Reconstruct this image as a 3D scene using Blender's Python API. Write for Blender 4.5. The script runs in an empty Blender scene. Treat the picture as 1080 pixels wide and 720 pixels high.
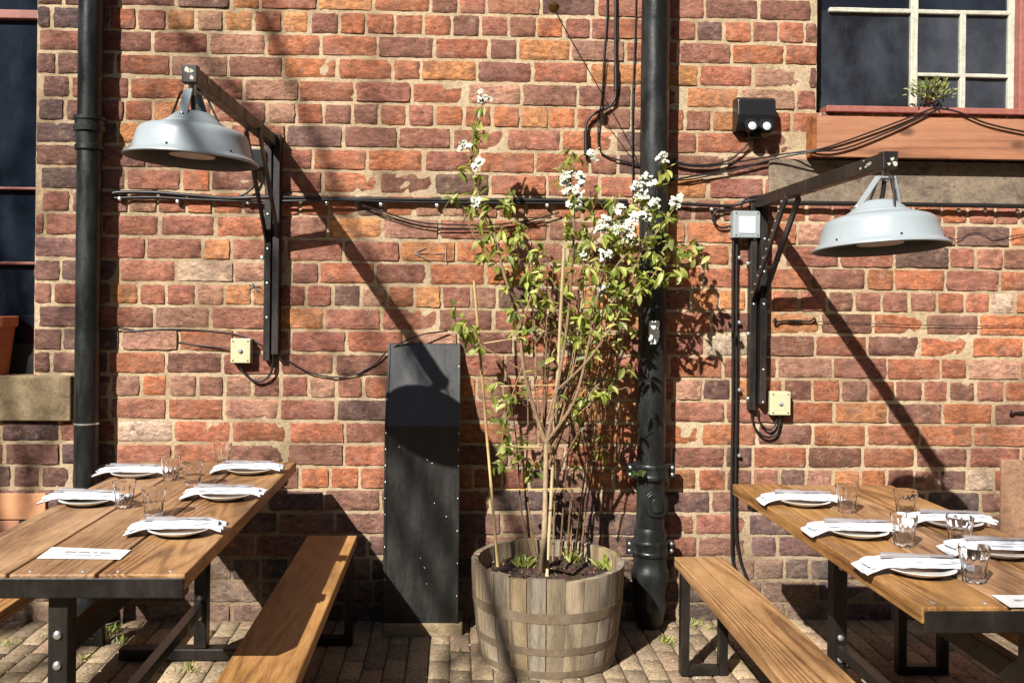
import bpy, bmesh, math, random
from mathutils import Vector, Matrix, Euler, noise, Quaternion

random.seed(11)
R = math.radians
S = bpy.context.scene
COL = S.collection

# ------------------------------------------------------------------ camera
F_PX, PX0, PY0 = 950.0, 512.0, 320.0
DW, EYE = 4.22, 1.48
YAW, ROLL = R(2.0), R(0.6)
cam_d = bpy.data.cameras.new('camera')
cam = bpy.data.objects.new('camera', cam_d)
COL.objects.link(cam)
cam_d.sensor_width = 36
cam_d.sensor_fit = 'HORIZONTAL'
cam_d.lens = F_PX / 1080 * 36
cam_d.shift_x = (540 - PX0) / 1080
cam_d.shift_y = -(360 - PY0) / 1080
cam_d.clip_end = 2000
cam_d.clip_start = 0.02
CM = Matrix.Rotation(-YAW, 4, 'Z') @ Matrix.Rotation(R(90), 4, 'X') @ Matrix.Rotation(ROLL, 4, 'Z')
cam.matrix_world = Matrix.Translation((0, -DW, EYE)) @ CM
S.camera = cam
CAM = Vector((0, -DW, EYE))

# ------------------------------------------------------------------ world, sun, exposure
SUN = Vector((0.68, 1.0, -0.925))
w = bpy.data.worlds.new('World'); S.world = w; w.use_nodes = True
nt = w.node_tree
sky = nt.nodes.new('ShaderNodeTexSky'); sky.sky_type = 'NISHITA'; sky.sun_disc = False
sky.sun_elevation = math.atan2(-SUN.z, math.hypot(SUN.x, SUN.y))
sky.sun_rotation = math.atan2(-SUN.x, -SUN.y) % (2 * math.pi)
bgn = nt.nodes['Background']; bgn.inputs['Strength'].default_value = 0.05
nt.links.new(sky.outputs[0], bgn.inputs['Color'])
sl = bpy.data.lights.new('sun', 'SUN'); sl.energy = 5.0; sl.angle = R(0.53); sl.color = (1, 0.965, 0.92)
so = bpy.data.objects.new('sun', sl); COL.objects.link(so)
so.rotation_euler = SUN.to_track_quat('-Z', 'Y').to_euler()
so.location = (-6, -9, 9)
S.view_settings.view_transform = 'Standard'
S.view_settings.look = 'None'
S.view_settings.exposure = 0.92
S.view_settings.gamma = 1
S.cycles.max_bounces = 12
S.cycles.transmission_bounces = 12
S.cycles.diffuse_bounces = 1
S.cycles.transparent_max_bounces = 12

# ------------------------------------------------------------------ helpers
def ray(px, py):
    return (CM.to_3x3() @ Vector(((px - PX0) / F_PX, -(py - PY0) / F_PX, -1)))
def P(px, py, d=0.0):                       # point at d metres in front of the wall plane
    r = ray(px, py); return CAM + r * ((DW - d) / r.y)
def PZ(px, py, z):                          # point on the level z
    r = ray(px, py); return CAM + r * ((z - EYE) / r.z)
def lin(r, g, b):
    f = lambda c: (c / 255 / 12.92) if c / 255 <= 0.04045 else ((c / 255 + 0.055) / 1.055) ** 2.4
    return (f(r), f(g), f(b))
def V(*a): return Vector(a)

class MB:
    def __init__(s): s.v = []; s.f = []; s.t = []; s.m = []; s.tint = (1, 1, 1); s.mi = 0
    def vert(s, p): s.v.append(tuple(p)); s.t.append(s.tint); return len(s.v) - 1
    def face(s, *i): s.f.append(tuple(i)); s.m.append(s.mi)
    def box(s, lo, hi):
        x0, y0, z0 = lo; x1, y1, z1 = hi
        k = [s.vert(p) for p in ((x0,y0,z0),(x1,y0,z0),(x1,y1,z0),(x0,y1,z0),(x0,y0,z1),(x1,y0,z1),(x1,y1,z1),(x0,y1,z1))]
        for f in ((0,3,2,1),(4,5,6,7),(0,1,5,4),(1,2,6,5),(2,3,7,6),(3,0,4,7)): s.face(*[k[i] for i in f])
    def beam(s, a, b, w, h, up=(0, 0, 1), ext=0):
        a = Vector(a); b = Vector(b); d = (b - a).normalized(); a = a - d * ext; b = b + d * ext
        x = d.cross(Vector(up)).normalized(); y = x.cross(d).normalized()
        k = []
        for p in (a, b):
            for sx, sy in ((-1,-1),(1,-1),(1,1),(-1,1)): k.append(s.vert(p + x * sx * w / 2 + y * sy * h / 2))
        for f in ((0,1,2,3),(7,6,5,4),(0,4,5,1),(1,5,6,2),(2,6,7,3),(3,7,4,0)): s.face(*[k[i] for i in f])
    def tube(s, pts, r, n=8, cap=True, sub=0):
        pts = [Vector(p) for p in pts]
        rs = r if isinstance(r, (list, tuple)) else [r] * len(pts)
        if sub and len(pts) > 2:
            q, qr = [], []
            for i in range(len(pts) - 1):
                p0 = pts[max(i-1, 0)]; p1 = pts[i]; p2 = pts[i+1]; p3 = pts[min(i+2, len(pts)-1)]
                for k in range(sub):
                    t = k / sub
                    q.append(0.5*((2*p1)+(p2-p0)*t+(2*p0-5*p1+4*p2-p3)*t*t+(3*p1-p0-3*p2+p3)*t**3))
                    qr.append(rs[i] * (1-t) + rs[i+1] * t)
            q.append(pts[-1]); qr.append(rs[-1]); pts, rs = q, qr
        d0 = (pts[1] - pts[0]).normalized()
        x = d0.orthogonal().normalized(); rings = []
        for i, p in enumerate(pts):
            d = (pts[min(i+1, len(pts)-1)] - pts[max(i-1, 0)]).normalized()
            x = (x - d * x.dot(d)).normalized(); y = d.cross(x)
            rings.append([s.vert(p + (x * math.cos(2*math.pi*k/n) + y * math.sin(2*math.pi*k/n)) * rs[i]) for k in range(n)])
        for a, b in zip(rings, rings[1:]):
            for k in range(n): s.face(a[k], a[(k+1) % n], b[(k+1) % n], b[k])
        if cap: s.face(*rings[0][::-1]); s.face(*rings[-1])
    def lathe(s, prof, c=(0, 0, 0), n=32, M=None, flute=None, close=True):
        c = Vector(c); rings = []
        for i, (r, z) in enumerate(prof):
            ring = []
            for k in range(n):
                a = 2 * math.pi * k / n
                rr = r * (flute(a, i) if flute else 1)
                p = Vector((rr * math.cos(a), rr * math.sin(a), z))
                if M: p = M @ p
                ring.append(s.vert(c + p))
            rings.append(ring)
        for a, b in zip(rings, rings[1:]):
            for k in range(n): s.face(a[k], a[(k+1) % n], b[(k+1) % n], b[k])
        if close:
            if prof[0][0] > 1e-5: s.face(*rings[0][::-1])
            if prof[-1][0] > 1e-5: s.face(*rings[-1])
    def build(s, name, mat, parent=None, smooth=None, bevel=0, seg=2):
        me = bpy.data.meshes.new(name)
        off = wloc(parent)
        me.from_pydata([(a - off.x, b - off.y, c - off.z) for a, b, c in s.v], [], s.f)
        mats = mat if isinstance(mat, (list, tuple)) else [mat]
        for m in mats: me.materials.append(m)
        if len(mats) > 1: me.polygons.foreach_set('material_index', s.m)
        at = me.attributes.new('tint', 'FLOAT_COLOR', 'POINT')
        fl = []
        for t in s.t: fl.extend((t[0], t[1], t[2], 1))
        at.data.foreach_set('color', fl)
        me.update()
        bm = bmesh.new(); bm.from_mesh(me)
        bmesh.ops.recalc_face_normals(bm, faces=bm.faces); bm.to_mesh(me); bm.free()
        if smooth is not None:
            me.polygons.foreach_set('use_smooth', [True] * len(me.polygons))
            me.set_sharp_from_angle(angle=R(smooth))
        o = bpy.data.objects.new(name, me); COL.objects.link(o)
        if parent: o.parent = parent
        if bevel:
            b = o.modifiers.new('bevel', 'BEVEL'); b.width = bevel; b.segments = seg; b.limit_method = 'ANGLE'
        return o

def wloc(o):
    v = Vector((0, 0, 0))
    while o: v += o.location; o = o.parent
    return v
def tag(o, label, cat, group=None, kind=None):
    if label: o['label'] = label
    if cat: o['category'] = cat
    if group: o['group'] = group
    if kind: o['kind'] = kind
    return o
def thing(name, label, cat, loc=(0, 0, 0), group=None):
    o = bpy.data.objects.new(name, None); COL.objects.link(o); o.location = loc; o.empty_display_size = 0.1
    return tag(o, label, cat, group)
def dup(root, loc, rz=0, label=None, scale=1):
    def cp(o, par):
        c = o.copy(); COL.objects.link(c)
        if par: c.parent = par
        for ch in list(o.children): cp(ch, c)
        return c
    r = cp(root, None); r.location = loc; r.rotation_euler = (0, 0, rz); r.scale = (scale,) * 3
    if label: r['label'] = label
    return r

_st = {}
def stud(p, r_, parent, name='bolt', mat=None, d=(0, -1, 0), h=.8):
    mat = mat or BOLT; key = (r_, mat.name, h)
    if key not in _st:
        m = MB(); m.lathe([(0, 0), (r_, 0), (r_ * .9, r_ * h * .6), (r_ * .5, r_ * h * .9), (0, r_ * h)], (0, 0, 0), 10)
        o = m.build(name, mat, None, 40); _st[key] = o.data; bpy.data.objects.remove(o)
    o = bpy.data.objects.new(name, _st[key]); COL.objects.link(o)
    o.rotation_euler = Vector(d).to_track_quat('Z', 'Y').to_euler()
    if parent: o.parent = parent; o.location = Vector(p) - wloc(parent)
    else: o.location = p
    return o

# ------------------------------------------------------------------ materials
class NT:
    def __init__(s, name):
        s.m = bpy.data.materials.new(name); s.m.use_nodes = True
        s.t = s.m.node_tree; s.b = s.t.nodes['Principled BSDF']
    def n(s, typ, ins=None, **kw):
        nd = s.t.nodes.new(typ)
        for k, v in kw.items(): setattr(nd, k, v)
        for k, v in (ins or {}).items():
            if isinstance(v, bpy.types.NodeSocket): s.t.links.new(v, nd.inputs[k])
            else: nd.inputs[k].default_value = v
        return nd
    def co(s, scale=(1, 1, 1), rot=(0, 0, 0), obj=True):
        tc = s.n('ShaderNodeTexCoord'); 
        return s.n('ShaderNodeMapping', {0: tc.outputs['Object' if obj else 'Generated'], 'Scale': scale, 'Rotation': rot}).outputs[0]
    def noise(s, vec, sc, det=4, rough=.6, dist=0):
        return s.n('ShaderNodeTexNoise', {'Vector': vec, 'Scale': sc, 'Detail': det, 'Roughness': rough, 'Distortion': dist}).outputs[0]
    def ramp(s, fac, stops, interp='LINEAR'):
        nd = s.n('ShaderNodeValToRGB', {0: fac}); nd.color_ramp.interpolation = interp
        e = nd.color_ramp.elements
        while len(e) < len(stops): e.new(.5)
        for i, (p, c) in enumerate(stops):
            e[i].position = p; e[i].color = (*c, 1) if not isinstance(c, (int, float)) else (c, c, c, 1)
        return nd.outputs[0]
    def mix(s, fac, a, b, mode='MIX'):
        nd = s.n('ShaderNodeMix', data_type='RGBA', blend_type=mode)
        for i, v in ((0, fac), (6, a), (7, b)):
            if isinstance(v, bpy.types.NodeSocket): s.t.links.new(v, nd.inputs[i])
            else: nd.inputs[i].default_value = v if i == 0 else (*v, 1)
        return nd.outputs[2]
    def math(s, op, a, b=0.5):
        return s.n('ShaderNodeMath', {0: a, 1: b}, operation=op).outputs[0]
    def bump(s, h, st=.5, d=.002, nrm=None):
        ins = {'Height': h, 'Strength': st, 'Distance': d}
        if nrm: ins['Normal'] = nrm
        return s.n('ShaderNodeBump', ins).outputs[0]
    def out(s, col=None, rough=None, nrm=None, metal=None, **kw):
        for k, v in (('Base Color', col), ('Roughness', rough), ('Normal', nrm), ('Metallic', metal)):
            if v is None: continue
            if isinstance(v, bpy.types.NodeSocket): s.t.links.new(v, s.b.inputs[k])
            else: s.b.inputs[k].default_value = (*v, 1) if k == 'Base Color' else v
        for k, v in kw.items(): s.b.inputs[k.replace('_', ' ')].default_value = v
        return s.m
    def tint(s): return s.n('ShaderNodeAttribute', attribute_name='tint').outputs['Color']

def m_brick():
    t = NT('brick'); c = t.co()
    n0 = t.noise(c, 6, 4); n1 = t.noise(c, 13, 6, .7); n2 = t.noise(t.co((.6, 1, 1.2)), 50, 8, .75); n3 = t.noise(c, 190, 3, .7)
    base = t.mix(1, t.tint(), t.ramp(n2, [(.32, .42), (.5, .95), (.68, 1.65)]), 'MULTIPLY')
    base = t.mix(t.ramp(n1, [(.52, 0), (.64, .55)]), base, lin(98, 74, 64))
    base = t.mix(t.ramp(n0, [(.5, 0), (.7, .45)]), base, lin(168, 126, 108))
    lime = t.noise(c, 19, 10, .82, .0)
    base = t.mix(t.ramp(lime, [(.54, 0), (.64, .65)]), base, lin(178, 146, 120))
    vo = t.n('ShaderNodeTexVoronoi', {'Vector': c, 'Scale': 58.0}).outputs['Distance']
    pit = t.math('MULTIPLY', t.ramp(vo, [(.07, 1), (.16, 0)]), t.ramp(t.noise(c, 17, 2), [(.48, 0), (.54, 1)]))
    base = t.mix(t.math('MULTIPLY', pit, .8), base, lin(40, 28, 26))
    h = t.math('SUBTRACT', t.math('ADD', n2, t.math('MULTIPLY', n3, .5)), t.math('MULTIPLY', pit, .8))
    return t.out(base, .9, t.bump(h, 1.0, .013), Specular_IOR_Level=.2)
def m_mortar():
    t = NT('mortar'); c = t.co()
    n1 = t.noise(c, 4, 5); n2 = t.noise(c, 70, 6, .75); n3 = t.noise(c, 220, 3)
    col = t.ramp(n1, [(.3, lin(158, 134, 104)), (.5, lin(196, 173, 140)), (.72, lin(216, 197, 165))])
    col = t.mix(1, col, t.ramp(n2, [(.3, .6), (.5, 1.0), (.7, 1.15)]), 'MULTIPLY')
    col = t.mix(1, col, t.tint(), 'MULTIPLY')
    return t.out(col, .95, t.bump(t.math('ADD', n2, t.math('MULTIPLY', n3, .4)), 1, .007), Specular_IOR_Level=.1)
def m_stone(name, a, b, dirt=lin(70, 62, 50)):
    t = NT(name); c = t.co()
    n1 = t.noise(c, 5, 7, .65); n2 = t.noise(c, 60, 6, .7); st = t.noise(t.co((1, 1, 2.2)), 11, 7, .75, .6)
    col = t.ramp(n1, [(.3, a), (.7, b)])
    col = t.mix(t.ramp(st, [(.5, 0), (.68, .75)]), col, dirt)
    col = t.mix(1, col, t.ramp(n2, [(.3, .7), (.7, 1.2)]), 'MULTIPLY')
    return t.out(col, .9, t.bump(n2, .7, .005), Specular_IOR_Level=.2)
def m_paint(name, col, rough=.4, chips=None, chip_at=.68, dust=lin(120, 115, 100), dustf=.25, metal=0, bumpd=.002):
    t = NT(name); c = t.co()
    n1 = t.noise(t.co((1, 1, .25)), 12, 6, .7); n2 = t.noise(c, 40, 5, .7); n3 = t.noise(c, 130, 3, .8)
    b = t.mix(t.ramp(n1, [(.45, 0), (.8, dustf)]), col, dust)
    b = t.mix(1, b, t.ramp(n2, [(.3, .75), (.7, 1.15)]), 'MULTIPLY')
    if chips: b = t.mix(t.ramp(n3, [(chip_at, 0), (chip_at + .04, 1)]), b, chips)
    rg = t.ramp(n1, [(.3, max(rough - .12, .05)), (.75, min(rough + .25, 1))])
    return t.out(b, rg, t.bump(n2, .4 if bumpd > .001 else .1, bumpd), metal)
def m_wood(name, dark, mid, light, axis='Y', rough=.45, ring=7.0):
    t = NT(name)
    tc = t.n('ShaderNodeTexCoord').outputs['Object']
    off = t.n('ShaderNodeVectorMath', {0: t.tint(), 1: (7.3, 11.1, 5.7)}, operation='MULTIPLY').outputs[0]
    v = t.n('ShaderNodeVectorMath', {0: tc, 1: off}, operation='ADD').outputs[0]
    sc = {'Y': (1, .06, 1), 'Z': (1, 1, .06), 'X': (.06, 1, 1)}[axis]
    mp = t.n('ShaderNodeMapping', {0: v, 'Scale': sc}).outputs[0]
    warp = t.noise(mp, 2.6, 2, .45)
    rings = t.math('POWER', t.math('ABSOLUTE', t.math('SINE', t.math('MULTIPLY', warp, ring * 20.0), 0), 0), 4.0)
    rings = t.math('MULTIPLY', rings, t.ramp(t.noise(mp, 4, 2), [(.35, .2), (.65, 1)]))
    sf = {'Y': (1, .03, 1), 'Z': (1, 1, .02), 'X': (.02, 1, 1)}[axis]
    fib = t.noise(t.n('ShaderNodeMapping', {0: v, 'Scale': sf}).outputs[0], 300, 6, .85)
    blot = t.noise(t.n('ShaderNodeMapping', {0: v, 'Scale': tuple(a if a == 1 else .35 for a in sc)}).outputs[0], 5, 6, .7)
    g = t.math('ADD', t.math('MULTIPLY', rings, -.17), t.math('ADD', t.math('MULTIPLY', fib, .7), t.math('MULTIPLY', blot, .5)))
    col = t.ramp(g, [(.4, dark), (.55, mid), (.72, light)])
    kn = t.n('ShaderNodeTexVoronoi', {'Vector': t.n('ShaderNodeMapping', {0: v, 'Scale': tuple(a if a == 1 else .5 for a in sc)}).outputs[0], 'Scale': 5.0}).outputs['Distance']
    col = t.mix(t.ramp(kn, [(.06, .75), (.13, 0)]), col, tuple(x * .45 for x in dark))
    tn = t.n('ShaderNodeSeparateColor', {0: t.tint()}).outputs
    hs = t.n('ShaderNodeHueSaturation', {'Saturation': t.math('ADD', t.math('MULTIPLY', tn[0], .45), .7), 'Value': t.math('ADD', t.math('MULTIPLY', tn[1], .45), .78), 'Color': col}).outputs[0]
    col = hs
    sp = t.noise(v, 55, 4, .7)
    col = t.mix(t.ramp(sp, [(.62, 0), (.75, .5)]), col, tuple(x * .5 for x in dark))
    return t.out(col, t.ramp(fib, [(.3, rough), (.7, rough + .2)]), t.bump(g, .35, .003), Specular_IOR_Level=.4)
def m_plain(name, col, rough=.5, metal=0, var=.15, **kw):
    t = NT(name); n2 = t.noise(t.co(), 50, 4, .6)
    b = t.mix(1, col, t.ramp(n2, [(.3, 1 - var), (.7, 1 + var)]), 'MULTIPLY')
    return t.out(b, rough, t.bump(n2, .2, .001), metal, **kw)
def m_leaf():
    t = NT('leaf'); b = t.mix(1, t.tint(), t.ramp(t.noise(t.co(), 30, 2), [(.3, .8), (.7, 1.2)]), 'MULTIPLY')
    t.out(b, .45)
    tr = t.n('ShaderNodeBsdfTranslucent', {'Color': t.mix(1, b, (1.5, 1.6, .6), 'MULTIPLY')})
    mx = t.n('ShaderNodeMixShader', {0: .38, 1: t.b.outputs[0], 2: tr.outputs[0]})
    t.t.links.new(mx.outputs[0], t.t.nodes['Material Output'].inputs['Surface'])
    return t.m
def m_tintonly(name, rough=.8, var=.2, sc=40, bump=.003):
    t = NT(name); n = t.noise(t.co(), sc, 6, .7)
    return t.out(t.mix(1, t.tint(), t.ramp(n, [(.3, 1 - var), (.7, 1 + var)]), 'MULTIPLY'), rough, t.bump(n, .6, bump), Specular_IOR_Level=.25)
def m_glass():
    t = NT('drinking_glass')
    return t.out((1, 1, 1), .01, Transmission_Weight=1.0, IOR=1.4)
def m_pane(name, deep, film_refl, amt=.5, rot=0):
    t = NT(name); c = t.co((1, 1, .45), (0, rot, 0))
    n = t.noise(t.co((1, 1, .7), (0, rot, 0)), 3, 8, .62, .15); n2 = t.noise(t.co((6, 1, .35), (0, rot, 0)), 16, 6, .7, 0); n3 = t.noise(t.co(), 3, 3)
    col = t.mix(t.math('MULTIPLY', t.ramp(n, [(.42, 0), (.7, 1)]), amt), deep, film_refl)
    col = t.mix(t.math('MULTIPLY', t.ramp(n2, [(.6, 0), (.72, .8)]), t.math('MULTIPLY', t.ramp(n3, [(.45, 0), (.6, 1)]), amt)), col, film_refl)  # vertical streaks paint reflections into the colour, over the dusty film
    col = t.mix(t.math('MULTIPLY', t.ramp(t.noise(t.co(), 160, 3, .8), [(.62, 0), (.7, .5)]), amt), col, film_refl)
    return t.out(col, .04, t.bump(n, .12, .02), Specular_IOR_Level=.6)

BRICK, MORTAR = m_brick(), m_mortar()
SAND = m_stone('sandstone', lin(118, 102, 78), lin(152, 134, 104), lin(82, 72, 54))
LINTEL = m_stone('dark_sandstone', lin(92, 82, 72), lin(148, 130, 108), lin(58, 52, 48))
RENDERPATCH = m_stone('render', lin(136, 102, 78), lin(156, 122, 96), lin(112, 84, 66))
PIPE = m_paint('pipe_paint', lin(21, 23, 22), .34, lin(130, 135, 128), .74, lin(66, 72, 70), .45)
IRON = m_paint('black_iron', lin(28, 25, 23), .42, lin(130, 120, 110), .75, lin(92, 76, 62), .35)
STEEL = m_paint('dark_steel', lin(36, 33, 30), .34, None, 0, lin(80, 72, 62), .35, .4)
PANEL = m_paint('black_board_paint', lin(28, 28, 27), .38, lin(190, 190, 180), .77, lin(74, 70, 60), .4)
SHADE = m_plain('lamp_enamel', lin(142, 150, 152), .36, 0, .03)
SHADEIN = m_plain('lamp_inside_shaded', lin(52, 50, 48), .6)  # same metal as the outer enamel, inside shade darkened into the colour
LGLASS = m_plain('lamp_diffuser', lin(74, 72, 68), .3)
BOLT = m_plain('bolt_zinc', lin(200, 200, 195), .3, .8)
CABLE = m_plain('cable_rubber', lin(26, 24, 23), .45)
WTABLE = m_wood('table_wood', lin(74, 49, 30), lin(138, 99, 61), lin(188, 146, 98), rough=.36)
WBENCH = m_wood('bench_wood', lin(98, 68, 40), lin(150, 110, 68), lin(184, 144, 96), rough=.45)
WEDGE = m_wood('sill_board_wood', lin(110, 70, 46), lin(152, 98, 64), lin(172, 118, 82), 'X', .7, 3)
WBARREL = m_wood('weathered_oak', lin(84, 73, 55), lin(128, 112, 88), lin(162, 146, 118), 'Z', .85, 2)
RUST = m_paint('rusty_hoop', lin(104, 88, 68), .8, None, 0, lin(134, 120, 98), .9, .1, .004)
SOIL = m_tintonly('soil', .95, .5, 60, .01)
CREAM = m_plain('cream_plastic', lin(186, 180, 144), .4, 0, .08)
GREYBOX = m_plain('grey_plastic', lin(140, 148, 148), .4, 0, .06)
WHITE = m_plain('white_label', lin(190, 192, 192), .6, 0, .05)
BLACKP = m_plain('black_plastic', lin(24, 24, 25), .35)
LENS = m_plain('clear_lens', lin(180, 186, 186), .12, 0, .05)
CLOTH = m_paint('napkin_cloth', lin(222, 224, 228), .9, None, 0, lin(205, 206, 210), .3, 0, .004)
CHINA = m_plain('white_china', lin(218, 216, 208), .18, 0, .03)
CUTLERY = m_plain('cutlery_steel', lin(205, 205, 208), .4, .7, .05)
GLASS = m_glass()
LEAF = m_leaf()
PETAL = m_plain('petal', lin(205, 206, 186), .7, 0, .05)
BARK = m_tintonly('bark', .85, .35, 60)
TERRA = m_plain('terracotta', lin(170, 92, 56), .7, 0, .2)
WFRAME = m_paint('flaky_white_paint', lin(182, 180, 162), .6, lin(120, 110, 92), .66, lin(150, 145, 125), .5)
RFRAME = m_paint('faded_red_paint', lin(142, 84, 72), .55, None, 0, lin(170, 120, 104), .4)
PANE1 = m_pane('window_glass', lin(18, 24, 34), lin(58, 68, 78), .35, .25)
PANE2 = m_pane('sheeted_window_glass', lin(22, 26, 32), lin(84, 90, 98), .5, .35)
PANE3 = m_pane('dusty_window_glass', lin(44, 48, 54), lin(84, 88, 94), .6, 0)
DARK = m_plain('dark_interior', lin(12, 12, 13), .8)
PAVER = m_tintonly('paver', .92, .5, 60, .012)
PAPER = m_plain('paper', lin(226, 225, 220), .7, 0, .03)
INK = m_plain('grey_ink', lin(140, 142, 148), .8)
BRASS = m_plain('aged_brass', lin(110, 84, 52), .35, .8)
CANE = m_wood('bamboo_cane', lin(120, 96, 58), lin(176, 150, 96), lin(208, 184, 130), 'Z', .5, 2)

# ------------------------------------------------------------------ ground
g = MB(); g.tint = (.16, .13, .10)
n = 24
for i in range(n + 1):
    for j in range(n + 1):
        a = (i / n * 2 - 1); b = (j / n * 2 - 1)
        g.vert((a * abs(a) * 120, b * abs(b) * 120 - 3, -0.03 if max(abs(a * abs(a) * 120), abs(b * abs(b) * 120)) < 14 else -0.06))
for i in range(n):
    for j in range(n):
        k = i * (n + 1) + j; g.face(k, k + n + 1, k + n + 2, k + 1)
tag(g.build('ground', PAVER), None, None, None, 'structure')

pv = MB()
L_, W_, J_ = .19, .088, .006
row = 0; x = -4.4
while x < 4.6:
    y = -.004 - (row % 2) * L_ / 2 + random.uniform(-.004, .004) + L_
    while y > -4.4:
        dz = random.uniform(-.002, .002); k = random.uniform(.7, 1.15)
        c0 = random.choice([lin(146, 128, 102), lin(158, 138, 110), lin(136, 118, 96), lin(148, 124, 100)])
        pv.tint = tuple(q * k for q in c0)
        y1 = min(y, -.004); y0 = max(y - L_ + J_, -4.6)
        if y1 - y0 < .03: y -= L_; continue
        ys = [y1, y1 - .006, y1 + (y0 - y1) * .35, y1 + (y0 - y1) * .65, y0 + .006, y0]
        xs = [x, x + .006, x + W_ / 2, x + W_ - J_ - .006, x + W_ - J_]
        rows = []
        for iy, yy in enumerate(ys):
            r_ = []
            for ix, xx in enumerate(xs):
                ed = (ix in (0, 4)) or (iy in (0, 5))
                q = V(xx, yy, 0)
                zz = dz + noise.noise(q * 23) * .003 + noise.noise(q * 2.2) * .012 - (.006 if ed else 0)
                r_.append(pv.vert((xx + noise.noise(q * 31 + V(5, 0, 0)) * .003, yy + noise.noise(q * 31 + V(0, 7, 0)) * .003, zz)))
            rows.append(r_)
        for a, b in zip(rows, rows[1:]):
            for i in range(4): pv.face(a[i], a[i+1], b[i+1], b[i])
        y -= L_
    x += W_; row += 1
tag(pv.build('paving', PAVER, None, 50), None, None, None, 'structure')
jb = MB()                                                       # sandy joints
rows = []
for i in range(101):
    r_ = []
    for j in range(52):
        q = V(-4.4 + i * .09, -4.6 + j * .09, 0); q.y = min(q.y, -.002)
        jb.tint = tuple(c_ * random.uniform(.7, 1.1) for c_ in lin(92, 80, 62)); r_.append(jb.vert((q.x, q.y, noise.noise(q * 2.2) * .012 - .0075 + random.uniform(-.0015, .0015))))
    rows.append(r_)
for a, b in zip(rows, rows[1:]):
    for j in range(51): jb.face(a[j], a[j+1], b[j+1], b[j])
tag(jb.build('paving_sand', PAVER, None), None, None, None, 'structure')

# ------------------------------------------------------------------ brick building
bld = thing('brick_building', 'old red brick wall with light mortar, lamps and pipes fixed to it', 'building', (0, 0, 0))
XL, XR, ZT = -4.6, 5.2, 4.0
xwl = P(37, 300).x; zwl = P(37, 396).z                     # left window: right edge and sill level
xwr0 = P(861, 60).x; xwr1 = P(1086, 60).x; zwr = P(960, 121).z
OPEN = [(xwl - 1.15, xwl, zwl, zwl + 1.95), (xwr0, xwr1, zwr, zwr + 1.3)]
CH, BJ = .1058, .0105
zrow0 = P(300, 407.5).z
k0 = -int(zrow0 / CH) - 1
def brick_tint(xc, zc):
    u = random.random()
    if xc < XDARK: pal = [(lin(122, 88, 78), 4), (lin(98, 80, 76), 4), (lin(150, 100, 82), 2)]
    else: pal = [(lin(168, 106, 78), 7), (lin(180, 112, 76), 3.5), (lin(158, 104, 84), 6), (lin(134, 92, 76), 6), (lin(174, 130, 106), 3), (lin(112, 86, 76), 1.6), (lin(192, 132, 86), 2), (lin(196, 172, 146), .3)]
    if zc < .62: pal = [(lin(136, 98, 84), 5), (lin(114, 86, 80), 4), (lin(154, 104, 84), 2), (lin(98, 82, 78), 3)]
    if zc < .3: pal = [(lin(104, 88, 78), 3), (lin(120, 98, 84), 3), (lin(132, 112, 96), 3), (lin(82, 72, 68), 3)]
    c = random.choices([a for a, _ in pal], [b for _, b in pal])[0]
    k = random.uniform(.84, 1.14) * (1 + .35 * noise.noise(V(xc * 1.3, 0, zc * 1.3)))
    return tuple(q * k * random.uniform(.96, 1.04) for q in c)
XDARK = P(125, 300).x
wl = MB()
def add_brick(x0, x1, z0, z1):
    if x1 - x0 < .03: return
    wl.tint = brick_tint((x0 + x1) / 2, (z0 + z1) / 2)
    rowj = random.uniform(-.0025, .0025); z0 += random.uniform(-.002, .003) ; z1 += random.uniform(-.003, .002)
    out = random.uniform(.0055, .0105); tilt = random.uniform(-.02, .02); seed = V(random.random() * 50, 0, 0)
    nx = 10 if x1 - x0 > .17 else 6
    e = .0035
    xs = [x0, x0 + e] + [x0 + e + (x1 - x0 - 2 * e) * i / nx for i in range(1, nx)] + [x1 - e, x1]
    zs = [z0, z0 + e] + [z0 + e + (z1 - z0 - 2 * e) * i / 4 for i in range(1, 4)] + [z1 - e, z1]
    rows = []; NX, NZ = len(xs), len(zs)
    rc = random.uniform(.001, .006)
    for iz, zz in enumerate(zs):
        r_ = []
        for ix, xx in enumerate(xs):
            bx = min(ix, NX - 1 - ix); bz = min(iz, NZ - 1 - iz)
            q = V(xx * 38, 0, zz * 38) + seed
            wob = .0062 if bx == 0 or bz == 0 else (.003 if bx == 1 or bz == 1 else .0)
            px_, pz_ = xx, zz
            if bx <= 1 and bz <= 1:                            # rounded corners
                s_ = rc * (1 if bx + bz == 0 else .45)
                px_ += s_ * (1 if ix < NX / 2 else -1) * .8; pz_ += s_ * (1 if iz < NZ / 2 else -1) * .8
            px_ += noise.noise(q) * wob * 1.6; pz_ += noise.noise(q + V(0, 9, 0)) * wob * 1.3
            dep = out + noise.noise(q * .6 + V(3, 3, 3)) * .0025 + (xx - x0) * tilt
            if bx == 0 or bz == 0: dep = -.001
            elif bx == 1 or bz == 1: dep -= .0015
            r_.append(wl.vert((px_, -dep - .001, pz_)))
        rows.append(r_)
    for a, b in zip(rows, rows[1:]):
        for i in range(NX - 1): wl.face(a[i], a[i+1], b[i+1], b[i])
k = k0
hx = P(149, 311).x                                            # header edges line up near here
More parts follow.
